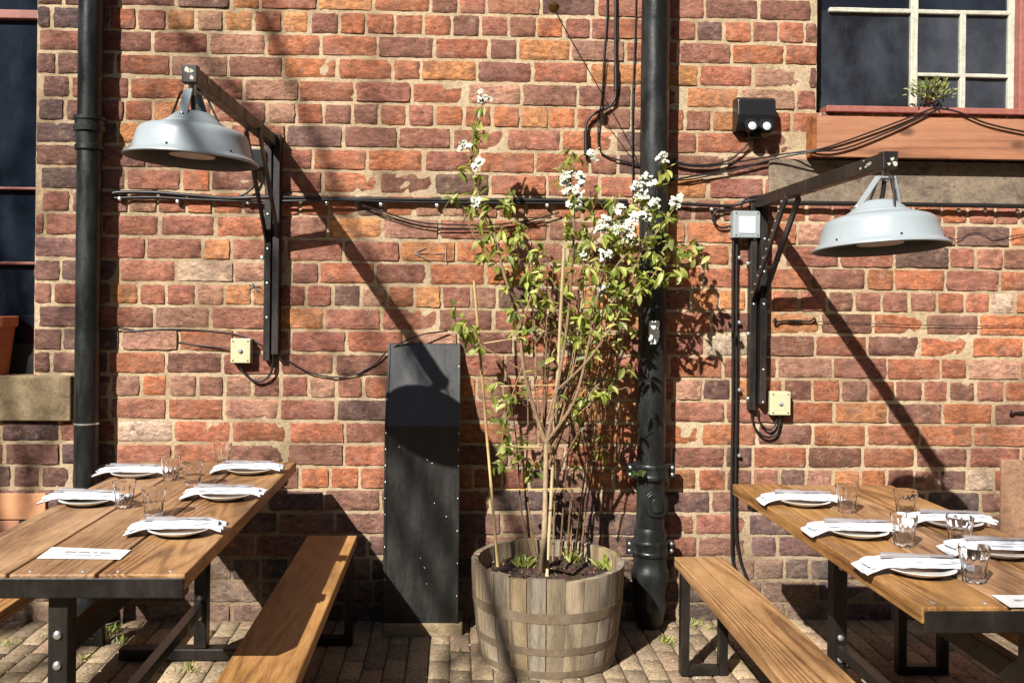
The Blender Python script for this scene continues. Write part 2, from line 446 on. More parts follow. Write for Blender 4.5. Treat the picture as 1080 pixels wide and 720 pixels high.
while zrow0 + k * CH < ZT:
    zc = zrow0 + k * CH; z0, z1 = zc - (CH - BJ) / 2, zc + (CH - BJ) / 2
    hdr = (k % 4 == 0)
    spans = [(XL, XR)]
    for (a, b, c, d) in OPEN:
        if zc + .03 > c and zc - .03 < d:
            ns = []
            for s0, s1 in spans:
                if a > s0: ns.append((s0, min(a, s1)))
                if b < s1: ns.append((max(b, s0), s1))
            spans = [s_ for s_ in ns if s_[1] - s_[0] > .02]
    pitch = .1305 if hdr else .259
    x = XL - random.uniform(0, .1) + (0 if hdr else (.129 if k % 2 else 0))
    while x < XR:
        ln = pitch + random.uniform(-.008, .008)
        if not hdr and random.random() < .06: ln = .131
        bj = BJ + random.uniform(-.002, .004)
        b0, b1 = x, x + ln - bj
        for s0, s1 in spans:
            c0, c1 = max(b0, s0), min(b1, s1)
            if c1 - c0 > .03: add_brick(c0, c1, z0, z1)
        x += ln
    k += 1
wl.mi = 1
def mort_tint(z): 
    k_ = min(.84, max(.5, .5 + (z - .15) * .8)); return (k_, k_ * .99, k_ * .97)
def grid(mb, x0, x1, z0, z1, st=.022):
    nx = max(1, int((x1 - x0) / st)); nz = max(1, int((z1 - z0) / st)); rows = []
    for j in range(nz + 1):
        zz = z0 + (z1 - z0) * j / nz; r_ = []
        for i in range(nx + 1):
            xx = x0 + (x1 - x0) * i / nx
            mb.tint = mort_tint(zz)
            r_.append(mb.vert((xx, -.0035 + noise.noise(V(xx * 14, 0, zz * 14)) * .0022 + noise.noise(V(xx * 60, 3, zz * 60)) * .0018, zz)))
        rows.append(r_)
    for a, b in zip(rows, rows[1:]):
        for i in range(nx): mb.face(a[i], a[i+1], b[i+1], b[i])
(a0, b0, c0, d0), (a1, b1, c1, d1) = OPEN
grid(wl, XL, a0, -.05, ZT); grid(wl, a0, b0, -.05, c0); grid(wl, a0, b0, d0, ZT)
grid(wl, b0, a1, -.05, ZT); grid(wl, a1, b1, -.05, c1); grid(wl, a1, b1, d1, ZT); grid(wl, b1, XR, -.05, ZT)
for (a, b, c, d) in OPEN:                                     # reveals
    wl.tint = (.75, .6, .5)
    for p0, p1 in (((a, c), (a, d)), ((b, c), (b, d)), ((a, d), (b, d)), ((a, c), (b, c))):
        k_ = [wl.vert((p0[0], -.001, p0[1])), wl.vert((p1[0], -.001, p1[1])), wl.vert((p1[0], .3, p1[1])), wl.vert((p0[0], .3, p0[1]))]
        wl.face(*k_)
wl.build('wall', [BRICK, MORTAR], bld, 60)
bk = MB(); bk.box((XL, .32, -.05), (XR, .5, ZT)); bk.build('backing_wall', DARK, bld)
cp_ = MB(); cp_.box((XL - .02, -.06, ZT), (XR + .02, .55, ZT + .12)); cp_.build('coping', SAND, bld, None, .01)

# stonework
def stone(name, lo, hi, mat, bev=.006):
    m = MB(); m.box(lo, hi); return m.build(name, mat, bld, None, bev, 3)
p0, p1 = P(78, 397), P(78, 443)
stone('window_sill', (XL + .4, -.035, p1.z), (p0.x, .2, zwl + .002), SAND)
q0 = P(810, 168); q1 = P(810, 213)
stone('stone_band', (q0.x, -.022, q1.z), (XR - .3, .1, q0.z), LINTEL)
# rendered patches of wall, bottom left and right
x_ = P(88, 520).x
for (lo, hi) in (((P(0, 520).x - .9, P(0, 600).z), (P(56, 520).x, P(0, 518).z)),):
    pass
m = MB()
zz1 = P(20, 518).z
for r_ in range(3):
    for c_ in range(9):
        xx = P(50, 518).x - (c_ + (r_ % 2) * .5) * .235 
        m.tint = tuple(q * random.uniform(.9, 1.1) for q in lin(200, 142, 112))
        m.box((xx - .228, -.019, zz1 - (r_ + 1) * .125), (xx, .02, zz1 - r_ * .125 - .006))
m.build('tile_patch', m_tintonly('pink_tile', .8, .12, 30), bld, None, .003)
m = MB(); aa = P(1054, 484); bb = P(1054, 600)
m.box((aa.x, -.019, bb.z), (aa.x + .9, .02, aa.z)); m.build('render_patch', RENDERPATCH, bld, None, .004)

# left window
def bars(rects, y0, y1):
    m = MB()
    for (x0, z0, x1, z1) in rects: m.box((x0, y0, z0), (x1, y1, z1))
    return m
wn = MB(); xa, xb = OPEN[0][0], OPEN[0][1]
zt = P(20, 14, -.1)
def zl(py, d=-.1): return P(18, py, d).z
fr = bars([(xa, zl(20), xb, zl(11)), (xa, zl(279), xb, zl(276)), (xa, zl(200), xb, zl(197.5)), (xa, OPEN[0][2], xa + .06, OPEN[0][3]), (xa, OPEN[0][3] - .07, xb, OPEN[0][3])], .09, .14)
fo = fr.build('window', RFRAME, bld, None, .003)
m = MB(); m.box((xa + .01, .118, OPEN[0][2]), (xb - .001, .124, OPEN[0][3])); m.build('pane', PANE1, fo)
m = bars([(xb - .028, OPEN[0][2], xb - .001, OPEN[0][3]), (xa, OPEN[0][2], xb, zl(362))], .07, .16); m.build('lower_frame', DARK, fo)

# right window
def xr(px, d=-.08): return P(px, 60, d).x
def zr(py, d=-.08, px=960): return P(px, py, d).z
fr = bars([(xr(873), zr(15.5), xr(1066), zr(11)), (xr(958.5), zr(121), xr(966), zr(-60)), (xr(1010.5), zr(121), xr(1016.5), zr(12)),
           (xr(1061), zr(121), xr(1067.5), zr(-60)), (xr(965), zr(81.5), xr(1062), zr(77.5))], .06, .10)
# rough, flaky bars: subdivide and jitter
fo = fr.build('window', WFRAME, bld, None, .004)
s_ = fo.modifiers.new('sub', 'SUBSURF'); s_.subdivision_type = 'SIMPLE'; s_.levels = s_.render_levels = 3
tx = bpy.data.textures.new('flake', 'CLOUDS'); tx.noise_scale = .03
dm = fo.modifiers.new('d', 'DISPLACE'); dm.texture = tx; dm.strength = .006; dm.texture_coords = 'GLOBAL'
m = MB(); m.box((OPEN[1][0] + .002, .078, OPEN[1][2]), (xr(962), .084, zr(13))); m.build('pane', PANE2, fo)
m = MB(); m.box((OPEN[1][0] + .002, .078, zr(13) + .001), (xr(1066), .084, OPEN[1][3])); m.build('pane', PANE1, fo)
for xa_, xb_ in ((962, 1013.5), (1013.5, 1064)):
    for za_, zb2_ in ((121, 79.5), (79.5, 13)):
        m = MB(); m.box((xr(xa_) + .001, .078, zr(za_)), (xr(xb_) - .001, .084, zr(zb2_) - .001)); m.build('pane', PANE3, fo)
m = bars([(xr(1067.5), OPEN[1][2], OPEN[1][1] - .002, OPEN[1][3])], .02, .16); m.build('frame', RFRAME, fo, None, .004)
m = MB(); m.box((xr(872, .02), -.03, zr(120.5, 0)), (P(1100, 118, .02).x, .1, zr(114, 0) )); m.build('sill', RFRAME, fo, None, .004)

# timber box in front of the right sill
bx0, bx1 = P(861, 122, .1), P(861, 165, .1)
bt = thing('sill_board', 'orange-brown timber board fixed below the right window sill', 'board', (bx0.x, -.05, bx1.z))
m = MB(); m.tint = (.55, .35, .2); m.box((bx0.x, -.1, bx1.z), (bx0.x + 1.9, -.075, bx0.z)); m.build('front_board', WEDGE, bt, None, .002)
m = MB(); m.tint = (.9, .1, .4); m.box((bx0.x - .018, -.104, bx1.z + .003), (bx0.x, -.024, bx0.z + .003)); m.build('end_board', WEDGE, bt, None, .002)
m = MB(); m.tint = (.6, .1, .4); m.box((bx0.x, -.074, bx0.z - .02), (bx0.x + 1.9, -.001, bx0.z - .004)); m.build('top_board', WEDGE, bt, None, .002)

# ------------------------------------------------------------------ downpipes
def pipe_x(px, d): return P(px, 300, d).x
d1 = .074
px1 = P(93, 300, d1).x
c1p = Vector((px1, -d1, 0))
pp = thing('drainpipe', 'dark green-black cast iron drainpipe at the left behind the table', 'pipe', (px1, -d1, 0))
m = MB(); m.lathe([(.054, .0), (.054, 4.3)], (px1, -d1, 0), 28); m.build('pipe', PIPE, pp, 40)
zc = P(93, 142, d1).z
m = MB(); m.lathe([(.056, zc - .075), (.064, zc - .07), (.064, zc - .05), (.058, zc - .045), (.06, zc + .01), (.069, zc + .012), (.07, zc + .035), (.064, zc + .04), (.065, zc + .06), (.071, zc + .063), (.071, zc + .078), (.055, zc + .082)], (px1, -d1, 0), 28)
m.build('collar', PIPE, pp, 40)
m = MB(); m.lathe([(.056, .28), (.07, .27), (.075, .25), (.068, .235), (.072, .2), (.078, .18), (.07, .165), (.078, .13), (.082, .09), (.07, .06), (.06, .0)], (px1, -d1, 0), 28)
m.build('foot_socket', PIPE, pp, 40)
m = MB()
for zq in (P(93, 446, d1).z,): m.lathe([(.0555, zq - .004), (.0565, zq - .004), (.0565, zq + .004), (.0555, zq + .004)], (px1, -d1, 0), 28, close=False)
m.build('tie_wire', BOLT, pp, 40)

d2 = .088
x2 = P(688.5, 300, d2).x
sp = thing('soil_pipe', 'thick dark iron soil pipe with inspection door behind the tree', 'pipe', (x2, -d2, 0))
def z2(py): return P(686, py, d2).z
m = MB(); m.lathe([(.0645, z2(560)), (.0645, 4.3)], (x2, -d2, 0), 32); m.build('pipe', PIPE, sp, 40)
m = MB()
m.lathe([(.0, 0.0), (.058, .0), (.058, z2(658)), (.07, z2(645)), (.076, z2(640)), (.076, z2(634)), (.07, z2(630)), (.072, z2(622)), (.084, z2(610)), (.086, z2(607)), (.086, z2(604)), (.086, z2(600)), (.078, z2(597)), (.074, z2(588)), (.074, z2(560)), (.066, z2(555))], (x2, -d2, 0), 32)
m.build('foot_socket', PIPE, sp, 40)
for zc in (z2(576), z2(496)):
    m = MB(); h = .036
    m.lathe([(.066, zc - h), (.08, zc - h), (.083, zc - h * .8), (.083, zc - h * .5), (.08, zc - h * .4), (.08, zc + h * .4), (.083, zc + h * .5), (.083, zc + h * .8), (.08, zc + h), (.066, zc + h)], (x2, -d2, 0), 32)
    for sx in (-1, 1):
        m.box((x2 + sx * .09 - .02, -d2 - .012, zc - h * .9), (x2 + sx * .09 + .02, -d2 + .014, zc + h * .9))
    o = m.build('clamp', PIPE, sp, 40, .002)
    for sx in (-1, 1):
        for sz in (-1, 1): stud((x2 + sx * .098, -d2 - .012, zc + sz * .016), .008, o)
m = MB()                                                       # D shaped inspection door
zc = z2(529); yf = -d2 - .055
for (wd, ht, y0, y1) in ((.056, .062, yf + .03, yf - .012), (.048, .054, yf - .012, yf - .02), (.026, .032, yf - .02, yf - .03)):
    ring = []
    for k in range(28):
        a = 2 * math.pi * k / 28
        cx, cz = math.cos(a), math.sin(a); e = .45 if cx > 0 and cz < 0 else .8
        cx = math.copysign(abs(cx) ** e, cx); cz = math.copysign(abs(cz) ** e, cz)
        ring.append((x2 + .012 + cx * wd, cz * ht + zc))
    f0 = [m.vert((a, y0, b)) for a, b in ring]; f1 = [m.vert((a, y1, b)) for a, b in ring]
    for k in range(28): m.face(f0[k], f0[(k+1) % 28], f1[(k+1) % 28], f1[k])
    m.face(*f1)
m.build('inspection_door', PIPE, sp, 40, .002)
m = MB(); z0, z1 = z2(362), z2(338)
rows = []
for j in range(9):
    r_ = []
    for i in range(9):
        a = R(-92 - 24 + i * 5.3); rr = .0665
        jj = noise.noise(V(i * .9, j * .7, 1)) * .004
        edge = (j in (0, 8)) * jj
        r_.append(m.vert((x2 + math.cos(a) * rr, -d2 + math.sin(a) * rr, z0 + (z1 - z0) * j / 8 + edge * 2)))
    rows.append(r_)
for j in range(8):
    for i in range(8):
        if (i, j) in ((7, 0), (7, 1), (6, 0), (0, 0), (7, 5)): continue
        m.face(rows[j][i], rows[j][i+1], rows[j+1][i+1], rows[j+1][i])
tag(m.build('sticker', m_paint('torn_sticker', lin(225, 230, 232), .6, None, 0, lin(170, 190, 205), .5), None, 40), 'torn white sticker on the soil pipe', 'sticker')

# ------------------------------------------------------------------ black board leaning on the wall
t_ = P(409, 362, .05); b_ = P(409, 662, .2)
wd = P(486, 362, .05).x - t_.x
zt, zb = t_.z, max(b_.z, .0) + .02
pb = thing('black_board', 'tall black painted board casing on the ground left of the tree tub', 'board', (t_.x, -.1, zb))
zk = P(409, 449, .2).z
PROF = [(zb, .195), (zk, .195), (zt, .03)]
def prot(z): return .195 if z <= zk else .195 + (.03 - .195) * (z - zk) / (zt - zk)
m = MB()
L0 = [m.vert((t_.x, -d, z)) for z, d in PROF] + [m.vert((t_.x, -.006, zt)), m.vert((t_.x, -.006, zb))]
L1 = [m.vert((t_.x + wd, -d, z)) for z, d in PROF] + [m.vert((t_.x + wd, -.006, zt)), m.vert((t_.x + wd, -.006, zb))]
m.face(*L0); m.face(*L1[::-1])
for i in range(5): m.face(L0[i], L0[(i+1) % 5], L1[(i+1) % 5], L1[i])
m.build('board', PANEL, pb, None, .003)
def face_pt(u, z, o=.0): return V(t_.x + u * wd, -prot(z) - o, z)
for u in (.02, .98):
    m = MB(); m.beam(face_pt(u, zb), face_pt(u, zk), .012, .008, (0, -1, 0)); m.beam(face_pt(u, zk), face_pt(u, zt), .012, .008, (0, -1, 0)); m.build('edging', PANEL, pb, None, .002)
sc0 = None
for i in range(17):
    for u in (.02, .98):
        if random.random() < .5:
            z_ = zb + .05 + (zt - zb - .08) * i / 16; stud(face_pt(u, z_, .0045), .0035, pb, 'screw')
for i in range(9): stud(face_pt(random.uniform(.1, .9), random.uniform(zb + .1, zk)), .0028, pb, 'screw')
m = MB(); m.box((t_.x + .0, -.2, -.01), (t_.x + wd + .02, -.005, zb)); m.build('stone_foot', SAND, pb, None, .008)

# ------------------------------------------------------------------ wall lamps on brackets
def lamp_fixture(base_px, tip_px, L, brace_l, post_bot_px, label, brace_lab, yoke_rot, tilt, cap_px):
    b = P(*base_px, .03); tip = P(*tip_px, L); zb_ = P(base_px[0], post_bot_px, .03).z
    br = thing('lamp_bracket', label, 'bracket', (b.x, -.03, zb_), 'iron brackets carrying the wall lamps')
    d = (tip - b).normalized()
    m = MB(); m.beam(b + d * -.0, tip, .042, .05, (0, 0, 1), .02); arm = m.build('arm', IRON, br, None, .003)
    for fr_ in (.25, .5, .8): 
        m = MB(); q = b + (tip - b) * fr_ ; m.beam(q - d * .006, q + d * .006, .044, .052, (0, 0, 1)); m.build('arm_clip', IRON, arm, None, .001)
    # post: two channels side by side
    m = MB()
    m.box((b.x - .036, -.052, zb_), (b.x - .006, -.004, b.z + .02)); m.box((b.x + .006, -.072, zb_ + .03), (b.x + .036, -.004, b.z + .03))
    m.box((b.x - .01, -.03, zb_ + .02), (b.x + .012, -.001, b.z)); post = m.build('post', IRON, br, None, .002)
    nb = 7
    for i in range(nb):
        zz = zb_ + .04 + (b.z - zb_ - .06) * i / (nb - 1)
        for dx, yy in ((-.02, -.052), (.022, -.072)):
            if random.random() < .42: stud((b.x + dx, yy, zz), .0058, post)
    # diagonal brace, perforated strap
    q = b + (tip - b) * (brace_l / L); lo = V(b.x, -.03, b.z - .46)
    for sx in (-.028, .028):
        m = MB(); m.beam(lo + V(sx, 0, 0), q + V(sx, 0, -.02), .009, .042, (0, 0, 1)); b_o = m.build('brace', IRON, br, None, .001)
        if sx < 0: brc = b_o
    for i in range(1, 12): stud(lo + (q - lo) * i / 12 + V(-.0325, -.0, 0), .006, brc, d=(-1, -.3, 0))
    # end cap with hook
    m = MB(); m.box((tip.x - .025, tip.y - .035, tip.z - .03), (tip.x + .025, tip.y + .0, tip.z + .027)); m.build('end_cap', IRON, arm, None, .003)
    for i in range(9):
        m = MB(); s_ = random.uniform(.006, .014); q = V(tip.x + random.uniform(-.018, .018), tip.y - .0355, tip.z + random.uniform(-.02, .02)) if i < 3 else tip - d * random.uniform(.0, .16) + V(-.0225 if base_px[0] > 500 else .0225, 0, random.uniform(-.01, .018))
        ring = []
        for k in range(7):
            a_ = k * .9; rr_ = s_ * random.uniform(.5, 1.1)
            ring.append(m.vert(q + (V(math.cos(a_) * rr_, 0, math.sin(a_) * rr_) if i < 3 else d * math.cos(a_) * rr_ * 1.5 + V(0, 0, math.sin(a_) * rr_ * .6))))
        m.face(*ring); m.build('paint_flake', WFRAME, arm)
    # ---- lamp
    top = P(*cap_px, L)                                      # top of the shade's cap
    RM = .222
    hgt = .155
    lt = thing('wall_lamp', brace_lab, 'lamp', (top.x, -L, top.z - hgt), 'grey metal industrial lamps')
    M = Matrix.Rotation(tilt[0], 3, 'X') @ Matrix.Rotation(tilt[1], 3, 'Y')
    c = Vector(lt.location)
    prof = [(.0, .156), (.045, .156), (.056, .153), (.066, .146), (.092, .124), (.1, .118), (.104, .117), (.107, .112), (.135, .105), (.162, .097), (.174, .09), (.181, .08), (.184, .07), (.1985, .018), (.202, .014), (.221, .002), (.222, -.003), (.218, -.006)]
    m = MB(); m.lathe(prof, c, 64, M, close=False); sh = m.build('shade', SHADE, lt, 35)
    m = MB(); m.lathe([(.217, -.006), (.2, .006), (.192, .02), (.176, .08), (.1, .1), (.0, .1)], c, 64, M, close=False); m.build('inner_shade', SHADEIN, sh, 35)
    m = MB(); m.lathe([(0, .012), (.075, .012), (.078, .02), (.07, .05), (.05, .09), (0, .09)], c, 32, M); m.build('lamp_glass', LGLASS, lt, 35)
    for k in range(6):
        a = k * math.pi / 3 + .4; dd = M @ V(math.cos(a), math.sin(a), 0)
        stud(c + M @ V(math.cos(a) * .199, math.sin(a) * .199, .02), .004, sh, 'rivet', DARK, dd)
    # yoke
    hub = V(tip.x, -L, tip.z - .05)
    yv = V(math.cos(yoke_rot), math.sin(yoke_rot), 0)
    m = MB()
    for s2 in (-1, 1):
        lowp = c + M @ (yv * s2 * .074 + V(0, 0, .136)); up_ = hub + yv * s2 * .028
        m.beam(lowp, up_, .034, .005, yv, .006)
    m.beam(hub - yv * .03, hub + yv * .03, .034, .005, (0, 0, 1))
    m.build('yoke', SHADE, lt, None, .001)
    yv2 = V(-yv.y, yv.x, 0); m = MB()
    for s2 in (-1, 1):
        m.tube([hub + yv2 * s2 * .02 + V(0, 0, .01), hub + yv2 * s2 * .045, c + M @ (yv2 * s2 * .098 + V(0, 0, .11))], .004, 6)
    m.build('stay', IRON, lt, 40)
    m = MB(); m.tube([hub + V(0, 0, .02), hub + V(.0, .02, -.06), c + M @ V(.01, .02, .155)], .008, 8, sub=4); m.build('flex', CABLE, lt, 40)
    m = MB(); m.tube([hub + V(0, 0, -.01), hub + V(0, 0, .03)], .012, 8); m.build('hook', BOLT, lt, 40)
    for s2 in (-1, 1): stud(c + M @ (yv * s2 * .08 + V(0, 0, .137)), .007, lt, d=yv * s2 + V(0, -.6, 0))
    lt.scale = (.955, .955, .98)
    return br, lt
lamp_fixture((289, 150), (203, 80), 1.27, .43, 380, 'black iron bracket with long arm holding the lamp left of the tree', 'grey metal lamp shade hanging from the bracket on the left', R(76), (R(0), R(3)), (203, 118))
lamp_fixture((799, 214), (934, 170), 1.33, .47, 432, 'black iron bracket with long arm beside the grey junction box', 'grey metal lamp shade hanging below the right window', R(5), (R(-4), R(-2)), (929, 211))

# ------------------------------------------------------------------ boxes on the wall
def wall_box(name, label, cat, x0, y0, x1, y1, d, mat, group=None, lid=True):
    a = P(x0, y0, d); b = P(x1, y1, d)
    t = thing(name, label, cat, ((a.x + b.x) / 2, 0, b.z), group)
    m = MB(); m.box((a.x, -d + .008, b.z), (b.x, -.004, a.z)); m.build('casing', mat, t, None, .004)
    m = MB(); m.box((a.x + .001, -d, b.z + .001), (b.x - .001, -d + .007, a.z - .001)); o = m.build('cover', mat, t, None, .003)
    for sx in (a.x + .012, b.x - .012):
        for sz in (a.z - .012, b.z + .012): stud((sx, -d, sz), .0035, o, 'screw', DARK)
    return t, a, b
t, a, b = wall_box('junction_box', 'grey plastic junction box with a white label by the right bracket', 'junction box', 774, 222, 802, 251, .07, GREYBOX)
m = MB(); m.box((a.x + .024, -.0725, b.z + .022), (b.x - .024, -.0705, a.z - .026)); m.build('label_plate', WHITE, t)
for lab, x0, y0, x1, y1 in (('cream plastic switch box at the foot of the left lamp bracket', 243, 357, 264, 383), ('cream plastic switch box at the foot of the right lamp bracket', 813, 413, 834, 438)):
    t, a, b = wall_box('switch_box', lab, 'switch box', x0, y0, x1, y1, .06, CREAM, 'cream switch boxes below the lamp brackets')
    m = MB(); m.lathe([(0, 0), (.01, 0), (.01, .004), (.006, .008), (0, .008)], ((a.x + b.x) / 2, -.0605, (a.z + b.z) / 2), 14, Matrix.Rotation(R(90), 3, 'X')); m.build('knob', GREYBOX, t, 40)

# twin floodlight
a = P(779, 101, .1); b = P(819, 137, .1)
fl = thing('twin_floodlight', 'black twin emergency light on the brick beside the right window', 'floodlight', ((a.x + b.x) / 2, 0, b.z))
m = MB(); w_ = b.x - a.x
for i, (yy, zz) in enumerate([(-.005, b.z), (-.06, b.z), (-.085, b.z + .03), (-.095, b.z + .07), (-.09, a.z - .015), (-.07, a.z), (-.005, a.z)]):
    m.vert((a.x, yy, zz)); m.vert((b.x, yy, zz))
for i in range(7):
    j = (i + 1) % 7; m.face(2*i, 2*i+1, 2*j+1, 2*j)
m.face(*[2*i for i in range(7)][::-1]); m.face(*[2*i+1 for i in range(7)])
m.build('housing', BLACKP, fl, None, .005)
for f_ in (.34, .72):
    c = V(a.x + w_ * f_, -.075, b.z + .012)
    M = Matrix.Rotation(R(65), 3, 'X')
    m = MB(); m.lathe([(0, -.01), (.022, -.01), (.03, .02), (.034, .03), (.03, .03)], c, 20, M); h_ = m.build('lamp_head', BLACKP, fl, 40)
    m = MB(); m.lathe([(0, -.006), (.012, -.005), (.019, 0), (.012, .005), (0, .006)], (c.x, -.115, c.z + .002), 16, Matrix.Diagonal((1, .5, 1)) @ Matrix.Rotation(R(80), 3, 'X')); m.build('lens', LENS, h_, 60)
m = MB(); m.box(((a.x + b.x) / 2 - .03, -.07, b.z - .035), ((a.x + b.x) / 2 + .03, -.01, b.z + .01)); m.build('gland', BLACKP, fl, None, .006)

# round brass pull and rod, top centre
c = P(584, 8, .42)
bp = thing('round_brass_weight', 'small round brown metal float hanging near the top centre', 'float', (c.x, c.y, c.z))
m = MB(); m.lathe([(0, -.024), (.016, -.018), (.025, 0), (.022, .016), (0, .026)], c, 24, Matrix.Rotation(R(30), 3, 'X')); m.build('weight', BRASS, bp, 40)
m = MB(); m.tube([c + V(0, 0, .02), P(590, -60, .42)], .003, 6); m.build('hanger', IRON, bp)

# ------------------------------------------------------------------ cables
def cable(pts, r, label, name='cable', cat='cable', mat=CABLE, sub=5, group=None, n=8):
    m = MB(); m.tube([P(*p) for p in pts], r, n, sub=sub)
    return tag(m.build(name, mat, None, 50), label, cat, group)
G1 = 'black cables running along the wall'
cable([(118, 205, .03), (125, 203, .03), (160, 203, .03), (200, 206, .03), (240, 209, .03), (280, 208, .05), (330, 209, .03), (400, 210, .03), (480, 211, .03), (560, 211, .03), (640, 212, .03), (662, 212, .03)], .009, 'thick black cable running level across the wall from the left drainpipe to the tree', group=G1)
cable([(118, 209, .025), (160, 208, .03), (200, 210, .03), (250, 212, .03), (300, 212, .05), (360, 211, .05), (420, 213, .03), (520, 214, .03), (660, 215, .03)], .006, 'thinner black cable clipped just below the thick one left of the tree', group=G1)
cable([(700, 214, .03), (740, 216, .03), (770, 217, .03), (790, 212, .05), (812, 210, .05)], .008, 'black cable from the soil pipe to the grey junction box', group=G1)
cable([(812, 214, .04), (860, 214.5, .045), (940, 215.5, .045), (1010, 216.5, .045), (1095, 218, .045)], .011, 'straight black conduit running right along the foot of the dark stone band', 'conduit', 'conduit', group=G1)
cable([(370, 212, .03), (400, 222, .03), (440, 234, .03), (480, 237, .03), (520, 237, .03), (560, 232, .03), (590, 224, .03)], .0035, 'thin sagging wire hanging under the level cable left of the tree', group=G1)
cable([(376, 213, .025), (410, 228, .03), (450, 239, .03), (490, 241, .03), (530, 240, .03), (575, 232, .03)], .003, 'lower of the two thin wires sagging below the level cable', group=G1)
cable([(108, 345, .04), (135, 347, .01), (160, 354, .01), (200, 363, .01), (243, 367, .03)], .0035, 'thin black wire from the left drainpipe to the cream switch box', group=G1)
cable([(130, 350, .012), (180, 347, .012), (230, 350, .012), (262, 357, .012), (300, 378, .02), (330, 394, .02), (365, 397, .02), (395, 384, .02), (409, 370, .03), (440, 354, .06), (472, 349, .03)], .0035, 'thin wire sagging from the left bracket foot to the black board', group=G1)
cable([(252, 384, .03), (258, 394, .03), (270, 402, .03), (282, 398, .03), (287, 388, .03), (288, 372, .03)], .0055, 'cable loop under the left cream switch box', group='cable loops under switch boxes')
cable([(792, 252, .03), (791, 320, .03), (792, 400, .03), (793, 440, .03), (800, 456, .03), (811, 461, .03), (820, 455, .03), (823, 440, .03)], .0055, 'cable loop under the right cream switch box', group='cable loops under switch boxes')
cable([(799, 430, .03), (801, 444, .03), (810, 453, .03), (817, 449, .03), (820, 439, .03)], .0045, 'inner cable loop under the right cream switch box')
cable([(640, -15, .02), (640, 20, .02), (637, 60, .02), (635, 100, .02), (631, 135, .02), (632, 156, .02), (640, 165, .02), (665, 172, .02), (682, 178, .02)], .004, 'thin black cable dropping from the top left of the soil pipe', group=G1)
cable([(649, -15, .03), (649, 60, .03), (649.5, 98, .03), (646, 108, .03), (640, 114, .03), (627, 120, .03), (619, 128, .03), (618, 140, .03), (618, 162, .03)], .0065, 'black metal pipe with a double bend ending above the tree', 'bent_pipe', 'pipe', IRON)
for a_, b_, lab in (((649.5, 70, .03), (649.5, 96, .03), 'upper'), ((618, 138, .03), (618, 164, .03), 'lower')):
    m = MB(); m.tube([P(*a_), P(*b_)], .0105, 10)
    tag(m.build('pipe_sleeve', CABLE, None, 40), lab + ' rubber sleeve on the double bent pipe above the tree', 'sleeve', 'rubber sleeves on the bent pipe')
cable([(671, -15, .02), (669, 60, .02), (667, 110, .02), (667, 165, .02), (668, 215, .02)], .0035, 'thin cable hugging the left side of the soil pipe', group=G1)
cable([(586, 12, .4), (600, 38, .35), (640, 108, .22), (668, 160, .1), (697, 232, .03)], .0022, 'thin taut wire running down right from the round metal float', group=G1, sub=3)
cable([(702, 168, .03), (730, 174, .03), (760, 172, .03), (775, 165, .03), (786, 155, .03), (794, 145, .05)], .0045, 'black cable from the soil pipe up to the twin floodlight', group=G1)
cable([(703, 171, .03), (740, 176, .03), (790, 169, .03), (830, 162, .04), (856, 159, .1), (880, 153, .11), (930, 135, .115), (985, 114, .11)], .004, 'black cable rising along the orange-brown board towards the sill plant', group=G1)
cable([(702, 192, .03), (730, 186, .03), (780, 178, .03), (815, 168, .04), (858, 160, .11), (890, 157, .115), (940, 138, .115), (990, 115, .11)], .0045, 'second black cable crossing the orange-brown board to the sill plant', group=G1)
cable([(985, 114, .11), (1010, 118, .115), (1040, 130, .115), (1080, 139, .115), (1110, 142, .115)], .0045, 'black cable falling right from the sill plant over the board', group=G1)
cable([(773, 222, .03), (756, 222, .03), (752, 232, .03), (760, 240, .03), (773, 238, .03)], .005, 'round cable loop left of the grey junction box')
cable([(702, 187, .03), (720, 190, .03), (745, 186, .03), (785, 176, .03)], .0035, 'thin slack wire right of the soil pipe', group=G1)
cable([(640, 228, .03), (660, 222, .03), (672, 212, .03), (690, 200, .03)], .0035, 'short slack wire crossing left of the soil pipe', group=G1)
cable([(268, 171, .06), (270, 190, .03), (262, 202, .03), (252, 207, .03)], .0055, 'cable drop below the left lamp bracket left strand', group=G1)
cable([(276, 175, .06), (280, 196, .03), (292, 206, .03), (305, 208, .03)], .0055, 'cable drop below the left lamp bracket right strand', group=G1)
cable([(781, 224, .04), (784, 212, .05), (792, 208, .05), (806, 206, .05)], .0055, 'cable entering the top of the grey junction box')
m = MB(); q0, q1 = P(262, 158, .04), P(280, 178, .04)
m.box((q0.x, -.075, q1.z), (q1.x, -.004, q0.z)); tag(m.build('cable_gland_box', BLACKP, None, None, .005), 'small black connector box behind the left lamp', 'connector')
# vertical twin cables to the ground by the right bracket
m_ = None
for dx, lab in ((-2.2, 'left strand of the black cable pair dropping to the bench'), (1.8, 'right strand of the black cable pair dropping to the bench')):
    cable([(776 + dx, 240, .03), (775 + dx, 300, .03), (775 + dx, 420, .03), (774 + dx, 500, .03), (774 + dx, 560, .03), (777 + dx * 2, 590, .03), (784 + dx * 2, 612, .04), (786 + dx * 2, 640, .05)], .0065, lab, group='vertical black cable pair')
